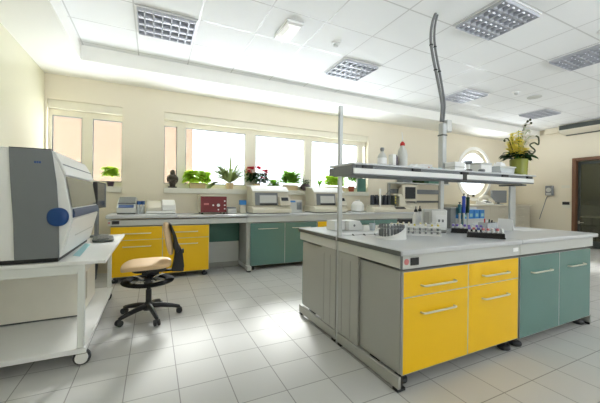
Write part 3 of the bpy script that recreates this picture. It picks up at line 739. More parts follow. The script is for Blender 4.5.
# dosing instrument with bottle row and arm
r = thing('dosing_instrument', 'beige instrument with dark bottle row and slanted arm next to the jug', 'instrument', (4.75, 5.15, z0))
part('base', MB().prism([(5.0, z0), (5.0, z0+.06), (5.08, z0+.115), (5.28, z0+.115), (5.28, z0)], 'x', 4.14, 5.28), M['cream'], r, .012)
part('tray', MB().box(4.18, 4.78, 5.10, 5.27, z0+.116, z0+.15), M['beige'], r, .006)
for k in range(5): part('bottle', MB().lathe([(.048, 0), (.048, .19), (.03, .215)], (4.24+k*.112, 5.19, z0+.151), 14), M['screen'], r)
part('post', MB().cyl((4.36, 5.085, z0+.116), (4.36, 5.085, z0+.50), .022), M['white'], r)
part('needle_arm', MB().tube([(4.62, 5.2, z0+.38), (4.72, 5.2, z0+.47), (4.80, 5.2, z0+.42)], .006), M['dgrey'], r)
part('arm', MB().prism([(4.92, z0+.116), (5.17, z0+.116), (4.98, z0+.40), (4.88, z0+.40), (4.85, z0+.36), (4.93, z0+.34)], 'y', 5.10, 5.26), M['cream'], r, .008)
part('control_block', MB().box(4.795, 4.86, 5.12, 5.26, z0+.116, z0+.37), M['acgrill'], r, .004)
lt = MB()
for k in range(3): lt.cyl((4.827, 5.1155, z0+.20+k*.06), (4.827, 5.119, z0+.20+k*.06), .018)
part('button', lt, M['ycap'], r)
part('slot', MB().prism([(5.006, z0+.068), (5.06, z0+.104), (5.055, z0+.112), (5.0, z0+.074)], 'x', 4.74, 5.02), M['black'], r)
r = thing('monitor_stand', 'beige stand under the old box monitor at the end of the window bench', 'stand', (5.47, 5.48, z0))
part('body', B(5.24, 5.72, 5.31, 5.60, z0, z0+.16), M['cream'], r, .01); part('shelf_plate', B(5.22, 5.74, 5.30, 5.61, z0+.161, z0+.18), M['beige'], r, .004)
# ---- shelf over the far end of the bench
r = thing('shelving_rack', 'grey rack with a shelf standing against the wall behind the old monitor', 'rack', (6.1, 5.6, 0))
part('beam', B(5.15, 6.88, 5.60, 5.64, 1.36, 1.47), M['agrey'], r, .004)
part('shelf_board', B(5.10, 6.94, 5.40, 5.69, 1.60, 1.625), M['greyp'], r, .004)
for x in (5.13, 6.0, 6.88): part('post', B(x-.03, x+.03, 5.645, 5.69, ZR+.001 if x < 5.8 else .002, 1.598), M['grey'], r, .004)
part('lower_rail', B(5.17, 6.84, 5.65, 5.68, 1.14, 1.19), M['dgrey'], r)
for i, (a, b, h, mt, lab) in enumerate(((5.35, 5.65, .10, 'agrey', 'grey carton at the near end of the wall rack shelf'), (5.75, 6.05, .08, 'dleaf', 'dark green carton on the wall rack shelf beside the grey one'), (6.2, 6.7, .09, 'green', 'long green carton in the middle of the wall rack shelf'), (6.74, 6.92, .07, 'dgrey', 'flat dark carton at the end of the wall rack shelf toward the round window'))):
    bx = thing('carton', lab, 'carton', ((a+b)/2, 5.52, 1.626)); part('body', B(a, b, 5.43, 5.63, 1.626, 1.626+h), M[mt], bx, .004); part('lid', B(a-.004, b+.004, 5.426, 5.634, 1.626+h+.0005, 1.64+h), M['agrey'] if i % 2 else M['greyp'], bx, .003)
z1 = z0+.181
r = thing('crt_monitor', 'old beige box monitor with a dark screen on the window bench', 'monitor', (5.47, 5.45, z1))
part('foot', MB().sup((5.47, 5.5, z1+.015), .14, .11, .0145, .5, .8), M['beige'], r)
part('casing', MB().prism([(5.26, z1+.05), (5.70, z1+.05), (5.70, z1+.44), (5.26, z1+.44)], 'y', 5.33, 5.37), M['cream'], r, .012)
part('rear_housing', MB().add([(5.28, 5.371, z1+.06), (5.68, 5.371, z1+.06), (5.68, 5.371, z1+.43), (5.28, 5.371, z1+.43), (5.34, 5.58, z1+.09), (5.62, 5.58, z1+.09), (5.62, 5.58, z1+.36), (5.34, 5.58, z1+.36)], [(3, 2, 1, 0), (4, 5, 6, 7), (0, 1, 5, 4), (1, 2, 6, 5), (2, 3, 7, 6), (3, 0, 4, 7)]), M['beige'], r, .01)
part('neck', MB().cyl((5.47, 5.5, z1+.029), (5.47, 5.5, z1+.075), .06), M['beige'], r)
part('screen', B(5.315, 5.645, 5.324, 5.3295, z1+.11, z1+.39), M['screen'], r, .002)

# ================================================================== WINDOW SILLS
zs = 1.386
def bush(mb, c, rx, ry, rz, n, ln, w, up=.5, droop=.5):
    for i in range(n):
        a = random.uniform(0, 2*PI); t = random.uniform(-.3, 1); k = math.sqrt(random.random())
        p = (c[0]+rx*k*math.cos(a), c[1]+ry*k*math.sin(a), c[2]+rz*max(-.2, t))
        d = (math.cos(a)*1.0, math.sin(a)*.6, up*random.uniform(.1, 1.4))
        mb.leaf(p, d, ln*random.uniform(.6, 1.2), w*random.uniform(.7, 1.2), droop)
    return mb
def planter(name, label, x0, x1, y0, y1, h, fol, material='potb'):
    r = thing(name, label, 'plant', ((x0+x1)/2, (y0+y1)/2, zs))
    part('planter', MB().prism([(x0+.012, zs), (x1-.012, zs), (x1, zs+h), (x0, zs+h)], 'y', y0, y1), M[material], r, .006)
    part('soil', B(x0+.01, x1-.01, y0+.01, y1-.01, zs+h+.0005, zs+h+.008), M['soil'], r)
    part('foliage', fol[0], M[fol[1]], r)
    return r
def pot(name, label, x, y, rad, h, parts, material='terra', cat='plant'):
    r = thing(name, label, cat, (x, y, zs))
    part('pot', MB().lathe([(rad*.72, 0), (rad*.95, h*.85), (rad*1.05, h*.86), (rad*1.05, h), (rad*.9, h)], (x, y, zs), 20), M[material], r)
    part('soil', MB().cyl((x, y, zs+h+.0005), (x, y, zs+h+.006), rad*.88), M['soil'], r)
    for nm, mb, mt in parts: part(nm, mb, M[mt], r)
    return r
yp = 5.715
pot('potted_plant', 'small bushy pot plant on the sill of the first window beside the monitor', -.625, yp-.0, .055, .075, [('foliage', bush(MB(), (-.625, yp-.02, zs+.19), .065, .05, .10, 190, .08, .075, .6), 'lime')], 'plum')
# carved figure
x = .295
bm_ = MB().sup((x, yp, zs+.012), .075, .045, .0118, .4, .6).sup((x, yp, zs+.075), .052, .04, .06, .7, .8).sup((x, yp, zs+.165), .078, .042, .075, .8, .9)
bm_.ell((x-.068, yp-.005, zs+.15), .026, .03, .06).ell((x+.068, yp-.005, zs+.15), .026, .03, .06).ell((x-.03, yp-.035, zs+.115), .045, .022, .022).ell((x+.03, yp-.035, zs+.115), .045, .022, .022)
bm_.ell((x, yp, zs+.266), .042, .04, .048).cyl((x, yp, zs+.22), (x, yp, zs+.245), .026).ell((x, yp, zs+.298), .022, .022, .018).ell((x, yp-.036, zs+.258), .008, .01, .012).ell((x-.037, yp, zs+.258), .007, .01, .018).ell((x+.037, yp, zs+.258), .007, .01, .018)
st = solo('statue', 'small dark seated figure statue on the sill at the start of the wide window', 'statue', bm_, M['statue'], (x, yp, zs))
rm = st.modifiers.new('merge', 'REMESH'); rm.mode = 'VOXEL'; rm.voxel_size = .006; rm.use_smooth_shade = True
planter('window_box', 'beige window box of bright lime leaves next to the dark statue', .57, .85, 5.675, 5.775, .09, (bush(MB(), (.705, yp-.015, zs+.15), .17, .06, .15, 300, .115, .10, .5, .6), 'lime'))
sp = MB()
for i in range(150):
    a = random.uniform(0, 2*PI); d = (math.cos(a), math.sin(a)*.12-.12, random.uniform(.5, 1.9))
    sp.leaf((1.29+.02*math.cos(a), yp-.005, zs+.12), d, random.uniform(.34, .74), .034, random.uniform(.2, .8), 6)
for i in range(60):
    a = random.uniform(.7*PI, 1.3*PI); sp.leaf((1.12+.06*math.cos(a), yp-.01, zs+.10), (math.cos(a), -.1, random.uniform(.1, .8)), random.uniform(.1, .24), .032, .9, 4)
pot('spider_plant', 'spider plant with long arching pale leaves behind the maroon control box', 1.29, yp, .075, .11, [('foliage', sp, 'spider')], 'potb')
# red flowering plant
fx = 1.82
fls = []; lf = bush(MB(), (fx, yp-.01, zs+.20), .19, .06, .13, 150, .10, .065, .3, .7); stm = MB()
for cx_, cz_, k in ((-.13, .40, 26), (.02, .42, 18), (.16, .36, 26), (.20, .31, 14), (.12, .22, 14), (-.18, .34, 12)):
    stm.tube([(fx, yp, zs+.1), (fx+cx_*.6, yp, zs+cz_*.6), (fx+cx_, yp-.01, zs+cz_)], .005, 6)
    fl = MB(); fls.append(('flower', fl, 'red'))
    for i in range(k):
        a = random.uniform(0, 2*PI); fl.leaf((fx+cx_+random.uniform(-.035, .035), yp-.02+random.uniform(-.03, .03), zs+cz_+random.uniform(-.015, .025)), (math.cos(a), math.sin(a), random.uniform(-.2, .9)), .07, .06, .2, 2)
pot('flowering_plant', 'dark leaved plant with red flowers above the first desktop analyser', fx, yp, .075, .11, [('foliage', lf, 'dleaf'), ('stem', stm, 'stemdk')]+fls, 'potb')
planter('window_box', 'low green trough of tiny leaves under the red flowers', 2.03, 2.32, 5.675, 5.77, .06, (bush(MB(), (2.17, yp-.015, zs+.09), .09, .05, .10, 140, .08, .06, .6, .3), 'leaf'), 'green')
planter('window_box', 'beige window box with upright green leaves above the grey printer box', 2.38, 2.70, 5.675, 5.78, .10, (bush(MB(), (2.54, yp-.015, zs+.17), .17, .06, .16, 230, .15, .07, 1.2, .3), 'leaf'))
ex = 2.885
r = pot('potted_plant', 'round plum coloured pot with a few dark leaves on the sill by the mullion', ex, yp, .01, .01, [('foliage', bush(MB(), (ex, yp, zs+.15), .08, .05, .07, 40, .09, .03, .9, .4), 'dleaf')], 'plum')
part('bowl', MB().lathe([(.05, .0005), (.10, .04), (.112, .08), (.09, .125), (.06, .14)], (ex, yp, zs), 24), M['plum'], r)
sp = MB()
for i in range(26):
    a = random.uniform(0, 2*PI); sp.leaf((3.23, yp, zs+.09), (math.cos(a)*.5, .2*math.sin(a), 1.), random.uniform(.12, .24), .03, .15, 4)
pot('aloe_plant', 'spiky upright little plant above the second desktop analyser', 3.23, yp, .06, .085, [('foliage', sp, 'leaf')], 'potb')
planter('window_box', 'wide window box of green leaves directly behind the bare pole', 3.36, 3.86, 5.675, 5.78, .09, (bush(MB(), (3.60, yp-.015, zs+.16), .19, .06, .16, 280, .13, .08, .9, .4), 'lime'))
pot('potted_plant', 'leafy plant in a brown clay pot beside the hanging green board', 4.06, yp, .078, .115, [('foliage', bush(MB(), (4.07, yp-.015, zs+.26), .05, .05, .16, 130, .10, .065, .9, .6), 'leaf')])
r = thing('board', 'dark green board leaning in the window corner under the shelf end', 'board', (4.33, yp-.02, zs))
part('panel', B(4.21, 4.445, 5.68, 5.70, zs, zs+.31), M['green'], r, .004)
part('clip', B(4.29, 4.36, 5.672, 5.702, zs+.311, zs+.335), M['black'], r, .003)

# ================================================================== ON THE ISLAND
zt = ZT+.0008
def white_case(label, x0, x1, y0, y1, h, slant):
    r = thing('tissue_box', label, 'box', ((x0+x1)/2, (y0+y1)/2, zt))
    part('body', MB().prism([(x0, zt), (x1, zt), (x1-slant*.0, zt+h*.35), (x1-slant, zt+h), (x0+.004, zt+h)], 'y', y0, y1), M['white'], r, .005)
    part('opening', MB().cyl(((x0+x1)/2-slant/2, y0-.002, zt+h*.5), ((x0+x1)/2-slant/2, y0-.0005, zt+h*.5), .012, n=12), M['agrey'], r)
    return r
white_case('white box on the island just beside the bare pole, on its window side', 1.635, 1.765, 2.58, 2.74, .095, 0.)
white_case('white box with a slanted end on the island, second from the bare pole', 1.77, 1.955, 2.53, 2.70, .095, .045)
r = thing('plastic_cup', 'small clear plastic cup beside the slanted white box', 'cup', (2.02, 2.47, zt))
part('body', MB().lathe([(.025, 0), (.034, .07), (.030, .07), (.022, .004)], (2.02, 2.47, zt), 16), M['clear'], r)
solo('document', 'flat printed sheet on the island between pole and round rack', 'paper', B(1.55, 2.05, 2.23, 2.36, zt, zt+.002), M['paper'], (1.8, 2.3, zt))
for i in range(7):
    x = 1.56+i*.105; y = 2.18-.02*i if i < 3 else 2.12
    solo('microtube', 'tiny dark capped microtube lying between the bare pole and the round rack', 'tube', MB().cyl((x, y-.03, zt+.006), (x+.012, y, zt+.006), .0045, n=8).cyl((x+.012, y, zt+.007), (x+.016, y+.01, zt+.007), .007, n=8), M['rubber'], (x, y, zt), 'microtubes scattered by the round rack')
# round rack with grey tubes
cx_, cy_ = 1.775, 1.925
r = thing('round_rack', 'round white plastic rack with a swooping front full of grey tubes', 'rack', (cx_, cy_, zt))
part('base', MB().lathe([(.118, 0), (.118, .012), (.112, .016)], (cx_, cy_, zt), 36), M['white'], r)
# curved side wall whose height swoops down towards the viewer
sw = MB(); n = 30; vs = []; fs = []
dirv = Vector((-cx_, -cy_)).normalized(); rt = Vector((dirv.y*-1, dirv.x))
for i in range(n+1):
    t = i/n; a = math.radians(-75+150*t) ; a0 = math.atan2(dirv.y, dirv.x)
    hh = .10*(1-min(1, t*1.25))**1.6+.022 if True else .02
    hh = .022+.088*(max(0, (t-.25)/.75))**1.8
    for rr in (.118, .114):
        for zz in (.012, hh): vs.append((cx_+rr*math.cos(a0+a), cy_+rr*math.sin(a0+a), zt+zz))
for i in range(n):
    a = i*4; b = a+4
    fs += [(a, b, b+1, a+1), (a+2, a+3, b+3, b+2), (a+1, b+1, b+3, a+3), (a, a+2, b+2, b)]
fs += [(0, 1, 3, 2), (n*4, n*4+2, n*4+3, n*4+1)]
sw.add(vs, fs)
part('side_wall', MB().add([(2*cx_-v[0] if False else v[0], v[1], v[2]) for v in sw.v], sw.f), M['white'], r)
part('top_plate', MB().lathe([(.112, .085), (.112, .09), (.02, .09)], (cx_, cy_, zt), 36), M['clear'], r)
part('centre_post', MB().cyl((cx_, cy_, zt+.016), (cx_, cy_, zt+.12), .012), M['white'], r)
part('loop_handle', MB().tube([(cx_-.118, cy_+.02, zt+.02), (cx_-.16, cy_+.03, zt+.05), (cx_-.13, cy_+.025, zt+.085), (cx_-.105, cy_+.02, zt+.08)], .006), M['white'], r)
for k in range(22):
    a = 2*PI*k/22; x, y = cx_+.095*math.cos(a), cy_+.095*math.sin(a)
    solo('sample_tube', 'grey tube standing upright in the round white rack', 'tube', MB().lathe([(.004, .018), (.0085, .024), (.0085, .112), (.0075, .1125)], (x, y, zt), 10), M['agrey'] if k % 3 else M['cable'], (x, y, zt+.018), 'grey tubes in the round rack')
# white tube racks
def tube_rack(label, p0, p1, w, nx, ny, h, color, caps, glabel, group, tube_h, frame=True, body='tube'):
    p0, p1 = Vector(p0), Vector(p1); L = (p1-p0).length; a = math.atan2((p1-p0).y, (p1-p0).x)
    r = thing('tube_rack', label, 'rack', (p0.x, p0.y, zt), None, a)
    if frame:
        for zz, nm in ((.0, 'base'), (.040, 'middle_plate'), (h, 'top_plate')):
            part(nm, B(0, L, 0, w, zz, zz+.004), M[color], r, local=True)
        for xx in (0, L/2-.003, L-.006): part('end_plate', B(xx, xx+.006, -.001, w+.001, .0045, h-.0005), M[color], r, local=True)
        part('edge_lip', MB().box(0, L, -.005, -.0012, 0, .018).box(0, L, -.005, -.0012, h-.012, h+.004), M[color], r, local=True)
    else:
        part('body', B(0, L, 0, w, 0, h), M[color], r, .003, local=True)
        part('base_step', B(-.004, L+.004, -.004, -.0005, 0, h*.3), M[color], r, local=True)
    R = Matrix.Translation((p0.x, p0.y, zt)) @ Matrix.Rotation(a, 4, 'Z')
    for i in range(nx):
        for j in range(ny):
            if random.random() < (.12 if frame else .04): continue
            q = R @ Vector((L*(i+.5)/nx, w*(j+.5)/ny, .0)); cp = random.choice(caps)
            b0 = .0045 if frame else h+.0005
            t = thing('sample_tube', glabel, 'tube', (q.x, q.y, q.z+b0), group)
            fill = random.choice(('ycap', 'black', 'cream', 'maroon', 'cream')) if frame else 'white'
            rr = .0065 if frame else .0092
            part('body', MB().lathe([(.003, 0), (rr, .006), (rr, tube_h)], (q.x, q.y, q.z+b0), 10), M[body] if not frame else M['tube'], t)
            if frame: part('sample', MB().lathe([(.002, .003), (rr*.8, .008), (rr*.8, tube_h*random.uniform(.35, .7))], (q.x, q.y, q.z+b0), 8), M[fill], t)
            part('cap', MB().lathe([(rr*1.25, tube_h+.0003), (rr*1.25, tube_h+.017), (rr*1.0, tube_h+.019)], (q.x, q.y, q.z+b0), 10), M[cp], t)
    return r
tube_rack('white open tube rack nearest the round rack', (1.93, 2.125), (2.255, 1.835), .07, 9, 2, .082, 'white', ['white', 'white', 'ycap', 'cream', 'white'], 'capped sample tube in the open white rack nearest the round rack', 'tubes in the nearer white rack', .079)
tube_rack('white open tube rack behind the one nearest the round rack', (2.05, 2.245), (2.385, 1.945), .07, 9, 2, .082, 'white', ['white', 'ycap', 'white', 'cream', 'cream'], 'capped sample tube in the second open white rack', 'tubes in the second white rack', .079)
tube_rack('black low rack with purple capped tubes closest to the bench edge', (2.455, 1.735), (2.62, 1.515), .075, 8, 3, .044, 'rack', ['purple', 'purple', 'white', 'navy', 'pink', 'white'], 'small capped tube in the black rack closest to the bench edge', 'tubes in the nearer black rack', .020, False, 'white')
tube_rack('black low rack with dark capped tubes between the white racks and the other black rack', (2.62, 2.02), (2.77, 1.80), .07, 8, 2, .044, 'rack', ['purple', 'navy', 'white', 'purple'], 'small capped tube in the black rack beside the white racks', 'tubes in the farther black rack', .020, False, 'white')
# analyser block with square white display
r = thing('mixer_unit', 'white upright instrument with a square display next to the service column', 'instrument', (2.505, 2.125, zt))
ang = math.radians(-42); R_ = Matrix.Translation((2.505, 2.125, zt)) @ Matrix.Rotation(ang, 4, 'Z')
part('body', MB().box(-.11, .11, -.06, .06, .01, .225).xf(R_), M['greyp'], r, .012)
part('base', MB().box(-.10, .10, -.05, .05, 0, .0095).xf(R_), M['dgrey'], r)
part('upper_block', MB().box(-.03, .105, -.074, -.0605, .03, .215).xf(R_), M['white'], r, .006)
fp = part('display', MB().box(.005, .095, -.079, -.0745, .06, .175).xf(R_), M['paper'], r, .003)
part('display_mark', MB().box(.027, .043, -.0806, -.0792, .105, .13).box(.06, .076, -.0806, -.0792, .105, .13).xf(R_), M['agrey'], r)
part('side_grille', MB().box(-.095, -.05, -.0635, -.0605, .03, .20).xf(R_), M['grey'], r)
for i, (xx, yy, hh) in enumerate(((2.53, 2.38, .205), (2.61, 2.40, .21))):
    p = Vector((xx, yy, 0))
    r = thing('wash_bottle', 'white squeeze bottle with dark cap beside the white upright instrument, %s' % ('the outer of the pair' if i == 0 else 'the one touching it'), 'bottle', (p.x, p.y, zt))
    part('body', MB().lathe([(.030, 0), (.034, .01), (.034, hh*.7), (.016, hh*.85), (.014, hh*.9)], (p.x, p.y, zt)), M['white'], r)
    part('cap', MB().lathe([(.018, hh*.9+.0005), (.018, hh), (.006, hh+.015), (.004, hh+.04)], (p.x, p.y, zt)), M['black'], r)
r = thing('dispenser', 'dark grey squat holder between the squeeze bottles and the white racks', 'holder', (2.82, 2.72, zt))
part('body', MB().box(2.64, 2.98, 2.68, 2.78, zt, zt+.075), M['rubber'], r, .012); part('tray', MB().box(2.65, 2.97, 2.685, 2.775, zt+.0755, zt+.085), M['dgrey'], r)
# grey block and pipette stand
r = thing('grey_box', 'plain grey upright box beside the pipette stand', 'box', (3.01, 2.36, zt))
part('body', B(2.97, 3.06, 2.30, 2.42, zt, zt+.225), M['agrey'], r, .006); part('lid', B(2.968, 3.062, 2.298, 2.422, zt+.2255, zt+.237), M['grey'], r, .003)
px0, py0 = 3.105, 2.36
r = thing('pipette_stand', 'dark teal stand holding the pipettes on the island', 'stand', (px0+.1, py0, zt))
part('base', B(px0-.03, px0+.23, py0-.06, py0+.08, zt, zt+.015), M['greyp'], r, .004)
part('holder', B(px0-.02, px0+.22, py0-.03, py0+.03, zt+.15, zt+.235), M['pteal'], r, .006)
for xx in (px0-.012, px0+.196): part('pillar', B(xx, xx+.016, py0+.031, py0+.05, zt+.0155, zt+.235), M['pteal'], r)
for i, (dx, mt, hh, lab) in enumerate(((.02, 'pteal', .29, 'teal handled pipette at the grey box side of the stand'), (.09, 'pblue', .385, 'tall blue handled pipette standing in the teal stand'), (.16, 'pgreen', .375, 'tall dark green handled pipette in the teal stand beside the blue one'))):
    x = px0+dx; y = py0-.056
    t = thing('pipette', lab, 'pipette', (x, y, zt+.016))
    part('shaft', MB().lathe([(.003, .016), (.006, .06), (.011, .10), (.012, .17)], (x, y, zt), 12), M['greyp'], t)
    part('grip', MB().lathe([(.016, .1705), (.019, .20), (.018, hh-.05), (.022, hh-.03), (.012, hh-.02)], (x, y, zt), 14), M[mt], t)
    part('plunger', MB().lathe([(.006, hh-.0195), (.006, hh-.005), (.013, hh-.004), (.012, hh+.006)], (x, y, zt), 12), M['dgrey'], t)
# blue reagent boxes on a grey rack
A = atZ(466, 224, ZT); bx0 = 3.52
r = thing('carton_rack', 'light grey step rack under the four blue cartons', 'rack', (3.7, 2.5, zt))
part('base', B(3.385, 3.84, 2.45, 2.58, zt, zt+.085), M['greyp'], r, .006)
part('back_wall', B(3.385, 3.84, 2.582, 2.595, zt, zt+.225), M['white'], r, .003)
for k in range(4):
    x = 3.40+k*.108
    t = thing('reagent_carton', ['blue carton first in the row of four, at the pipette side', 'blue carton second in the row of four from the pipettes', 'blue carton third in the row of four from the pipettes', 'blue carton last in the row of four, farthest from the pipettes'][k], 'carton', (x+.045, 2.5, zt+.086), 'blue cartons on the grey rack')
    part('body', B(x, x+.09, 2.46, 2.57, zt+.0858, zt+.195), M['bluebox'], t, .003)
    part('label', B(x+.02, x+.07, 2.4585, 2.4597, zt+.11, zt+.15), M['lblue'], t)
# pen box
r = thing('pen_tray', 'clear plastic box of pens on the island in front of the blue cartons', 'pen box', (3.18, 2.0, zt))
x0, x1, y0, y1 = 3.10, 3.27, 1.97, 2.07
part('tray', MB().box(x0, x1, y0, y1, zt, zt+.004).box(x0, x1, y0, y0+.004, zt+.004, zt+.085).box(x0, x1, y1-.004, y1, zt+.004, zt+.085).box(x0, x0+.004, y0+.004, y1-.004, zt+.004, zt+.085).box(x1-.004, x1, y0+.004, y1-.004, zt+.004, zt+.085), M['clear'], r)
for i, (mt, lab, dx, lean) in enumerate((('redp', 'red pen leaning in the clear pen box', .03, .03), ('white', 'white pen leaning in the clear pen box', .075, -.02), ('pgreen', 'dark green pen in the clear pen box', .095, .03), ('pink', 'pale red pen leaning in the clear pen box beside the red one', .05, .045), ('black', 'black pen leaning in the clear pen box', .13, .02))):
    p0 = Vector((x0+dx, 2.02, zt+.006)); p1 = Vector((x0+dx+lean*.6, 2.03-.01*i*.5, zt+.125-.004*i))
    t = thing('pen', lab, 'pen', p0); mid = p0.lerp(p1, .75)
    part('barrel', MB().cyl(p0, mid, .0055, n=10), M[mt], t); part('cap', MB().cyl(mid+(p1-p0)*.01, p1, .0065, n=10), M['white'] if mt == 'pink' else M[mt], t)
# standing card and flat papers, by the shelf support
A, Bp = atZ(497.3, 230.0, ZT), atZ(511.5, 231.2, ZT)
d = (Bp-A); n_ = Vector((-d.y, d.x, 0)).normalized()*.04
hgt = Vector((0, 0, .128))
def slab(p, q, off, h, t=.003):
    nn = Vector((-(q-p).y, (q-p).x, 0)).normalized()
    a, b = p, q; c_, e_ = q+off+Vector((0, 0, h)), p+off+Vector((0, 0, h))
    return MB().add([a, b, c_, e_, a+nn*t, b+nn*t, c_+nn*t, e_+nn*t], [(0, 1, 2, 3), (7, 6, 5, 4), (0, 4, 5, 1), (1, 5, 6, 2), (2, 6, 7, 3), (3, 7, 4, 0)])
A.z = Bp.z = zt
r = thing('card', 'blank white card standing folded on the island by the shelf support', 'card', A)
part('front_leaf', slab(A, Bp, n_*.45, .125), M['paper'], r)
part('rear_leaf', slab(A+n_*1.4, Bp+n_*1.4, -n_*.5, .123), M['paper'], r)
solo('paper_sheet', 'white paper sheet lying on the island behind the standing card', 'paper', MB().prism([(3.50, 1.84), (3.86, 1.80), (3.90, 2.02), (3.55, 2.06)], 'z', zt, zt+.002), M['paper'], (3.7, 1.93, zt))
r = thing('stopper', 'small black bung on the island behind the standing card', 'bung', (3.45, 2.13, zt))
part('body', MB().lathe([(.03, 0), (.024, .05), (.02, .055)], (3.45, 2.13, zt), 16), M['black'], r); part('rim', MB().lathe([(.022, .0555), (.026, .06), (.026, .07), (.02, .074)], (3.45, 2.13, zt), 16), M['rubber'], r)

# ================================================================== ON THE RAISED SHELF
zb = 1.5308
Ys = 2.12
def shelf_bottle(name, label, x, y, prof, caps, m1, m2):
    r = thing(name, label, 'bottle', (x, y, zb)); part('body', MB().lathe(prof, (x, y, zb), 20), M[m1], r)
    part('cap', MB().lathe(caps, (x, y, zb), 16), M[m2], r); return r
r = shelf_bottle('reagent_bottle', 'short white bottle with a stopper nearest the bare pole on the raised shelf', 1.835, Ys, [(.036, 0), (.040, .006), (.040, .085), (.024, .115), (.014, .125), (.014, .135)], [(.014, .1355), (.016, .15), (.02, .155), (.014, .168)], 'greyp', 'agrey')
part('label', MB().lathe([(.0408, .02), (.0408, .075), (.040, .0755)], (1.835, Ys, zb), 20), M['paper'], r)
r = thing('reagent_pack', 'thin white carton with a purple side beside the big wash bottle', 'pack', (1.96, Ys, zb))
part('body', B(1.935, 1.972, Ys-.03, Ys+.03, zb, zb+.115), M['white'], r, .003); part('purple_side', MB().prism([(1.9725, zb), (1.995, zb), (1.995, zb+.085), (1.985, zb+.105), (1.9725, zb+.112)], 'y', Ys-.03, Ys+.03), M['plum'], r)
r = shelf_bottle('wash_bottle', 'tall translucent wash bottle with red cap and spout on the raised shelf', 2.075, Ys, [(.042, 0), (.046, .008), (.046, .12), (.036, .165), (.018, .195), (.018, .205)], [(.022, .2055), (.022, .225), (.012, .238), (.005, .245)], 'greyp', 'redp')
part('spout', MB().tube([(2.075, Ys, zb+.245), (2.073, Ys, zb+.29), (2.062, Ys-.004, zb+.33)], [.005, .004, .0025]), M['white'], r)
def crumple(mb, c, rx, ry, h, n=9):
    vs = []
    for i in range(n):
        for j in range(6):
            u, v = i/(n-1)*2-1, j/5*2-1
            vs.append((c[0]+rx*u, c[1]+ry*v, c[2]+h*(.35+.65*random.random())*(1-.8*max(abs(u), abs(v))**3)))
    top = [(i*6+j, (i+1)*6+j, (i+1)*6+j+1, i*6+j+1) for i in range(n-1) for j in range(5)]
    b = len(vs); vs += [(x_, y_, c[2]) for x_, y_, _ in vs]
    bot = [tuple(b+k for k in q[::-1]) for q in top]
    rim = [i*6 for i in range(n)]+[(n-1)*6+j for j in range(1, 6)]+[i*6+5 for i in range(n-2, -1, -1)]+[j for j in range(4, 0, -1)]
    side = [(rim[k], rim[(k+1) % len(rim)], b+rim[(k+1) % len(rim)], b+rim[k]) for k in range(len(rim))]
    return mb.add(vs, top+bot+side)
solo('plastic_bag', 'crumpled white plastic bag lying on the raised shelf next to the wash bottle', 'bag', crumple(MB(), (2.25, Ys, zb), .10, .07, .06), M['white'], (2.25, Ys, zb))
solo('pouch', 'flat blue and white pouch on the raised shelf beside the plastic bag', 'pouch', crumple(MB(), (2.45, Ys-.05, zb), .09, .05, .022), M['lblue'], (2.45, Ys-.05, zb))
solo('pouch', 'red brown pouch lying behind the flat blue one', 'pouch', crumple(MB(), (2.47, Ys+.07, zb), .08, .04, .045), M['terra'], (2.47, Ys+.07, zb))
r = thing('box', 'flat white box lying on the raised shelf behind the blue pouch', 'box', (2.58, 2.30, zb))
part('body', B(2.51, 2.64, 2.27, 2.37, zb, zb+.06), M['white'], r, .003); part('lid', B(2.507, 2.643, 2.267, 2.373, zb+.0605, zb+.075), M['paper'], r, .003)
for k, lab in enumerate(('lower white box of the pile of two on the raised shelf by the column', 'upper white box of the pile of two on the raised shelf by the column')):
    r = thing('box', lab, 'box', (2.75, 2.08, zb+k*.042)); z_ = zb+k*.0425
    part('body', B(2.665, 2.815, 2.02, 2.135, z_, z_+.030), M['white'], r, .002); part('lid', B(2.662, 2.818, 2.017, 2.138, z_+.0305, z_+.0415), M['greyp'] if k == 0 else M['paper'], r, .002)
r = thing('tape_roll', 'small black tape roll lying on the raised shelf before the spool', 'tape', (2.90, 2.05, zb))
part('roll', MB().torus((2.90, 2.05, zb+.011), .030, .012, .0105, 24, 8), M['black'], r); part('core', MB().torus((2.90, 2.05, zb+.011), .017, .003, .010, 24, 6), M['beige'], r)
r = thing('spool', 'small grey and white spool standing on the raised shelf', 'spool', (3.0, Ys, zb))
part('core', MB().lathe([(.02, .012), (.018, .04), (.022, .085)], (3.0, Ys, zb)), M['white'], r)
part('flange', MB().lathe([(.042, 0), (.042, .0115)], (3.0, Ys, zb)), M['greyp'], r); part('flange', MB().lathe([(.024, .0855), (.045, .105), (.045, .118)], (3.0, Ys, zb)), M['agrey'], r)
r = thing('box', 'white cube shaped box on the raised shelf between the spool and the clear tub', 'box', (3.2, Ys, zb))
part('body', B(3.13, 3.31, Ys-.06, Ys+.08, zb, zb+.09), M['white'], r, .004); part('lid', B(3.127, 3.313, Ys-.063, Ys+.083, zb+.0905, zb+.112), M['greyp'], r, .004)
solo('sticker_roll', 'little grey roll of labels before the white cube box', 'roll', MB().torus((3.09, 2.03, zb+.016), .022, .011, .0155, 20, 8), M['agrey'], (3.09, 2.03, zb))
r = thing('tub', 'translucent tub with white tissue in it next to the vase', 'tub', (3.55, Ys, zb))
part('body', MB().prism([(3.44, zb), (3.68, zb), (3.70, zb+.085), (3.42, zb+.085)], 'y', Ys-.08, Ys+.08), M['clear'], r)
part('rim', MB().box(3.412, 3.708, Ys-.088, Ys-.0805, zb+.075, zb+.088).box(3.412, 3.708, Ys+.0805, Ys+.088, zb+.075, zb+.088), M['greyp'], r)
part('tissue', crumple(MB(), (3.54, Ys, zb+.0855), .06, .05, .075, 7), M['paper'], r)
part('content', B(3.46, 3.66, Ys-.07, Ys+.07, zb+.004, zb+.06), M['pink'] if False else M['white'], r)
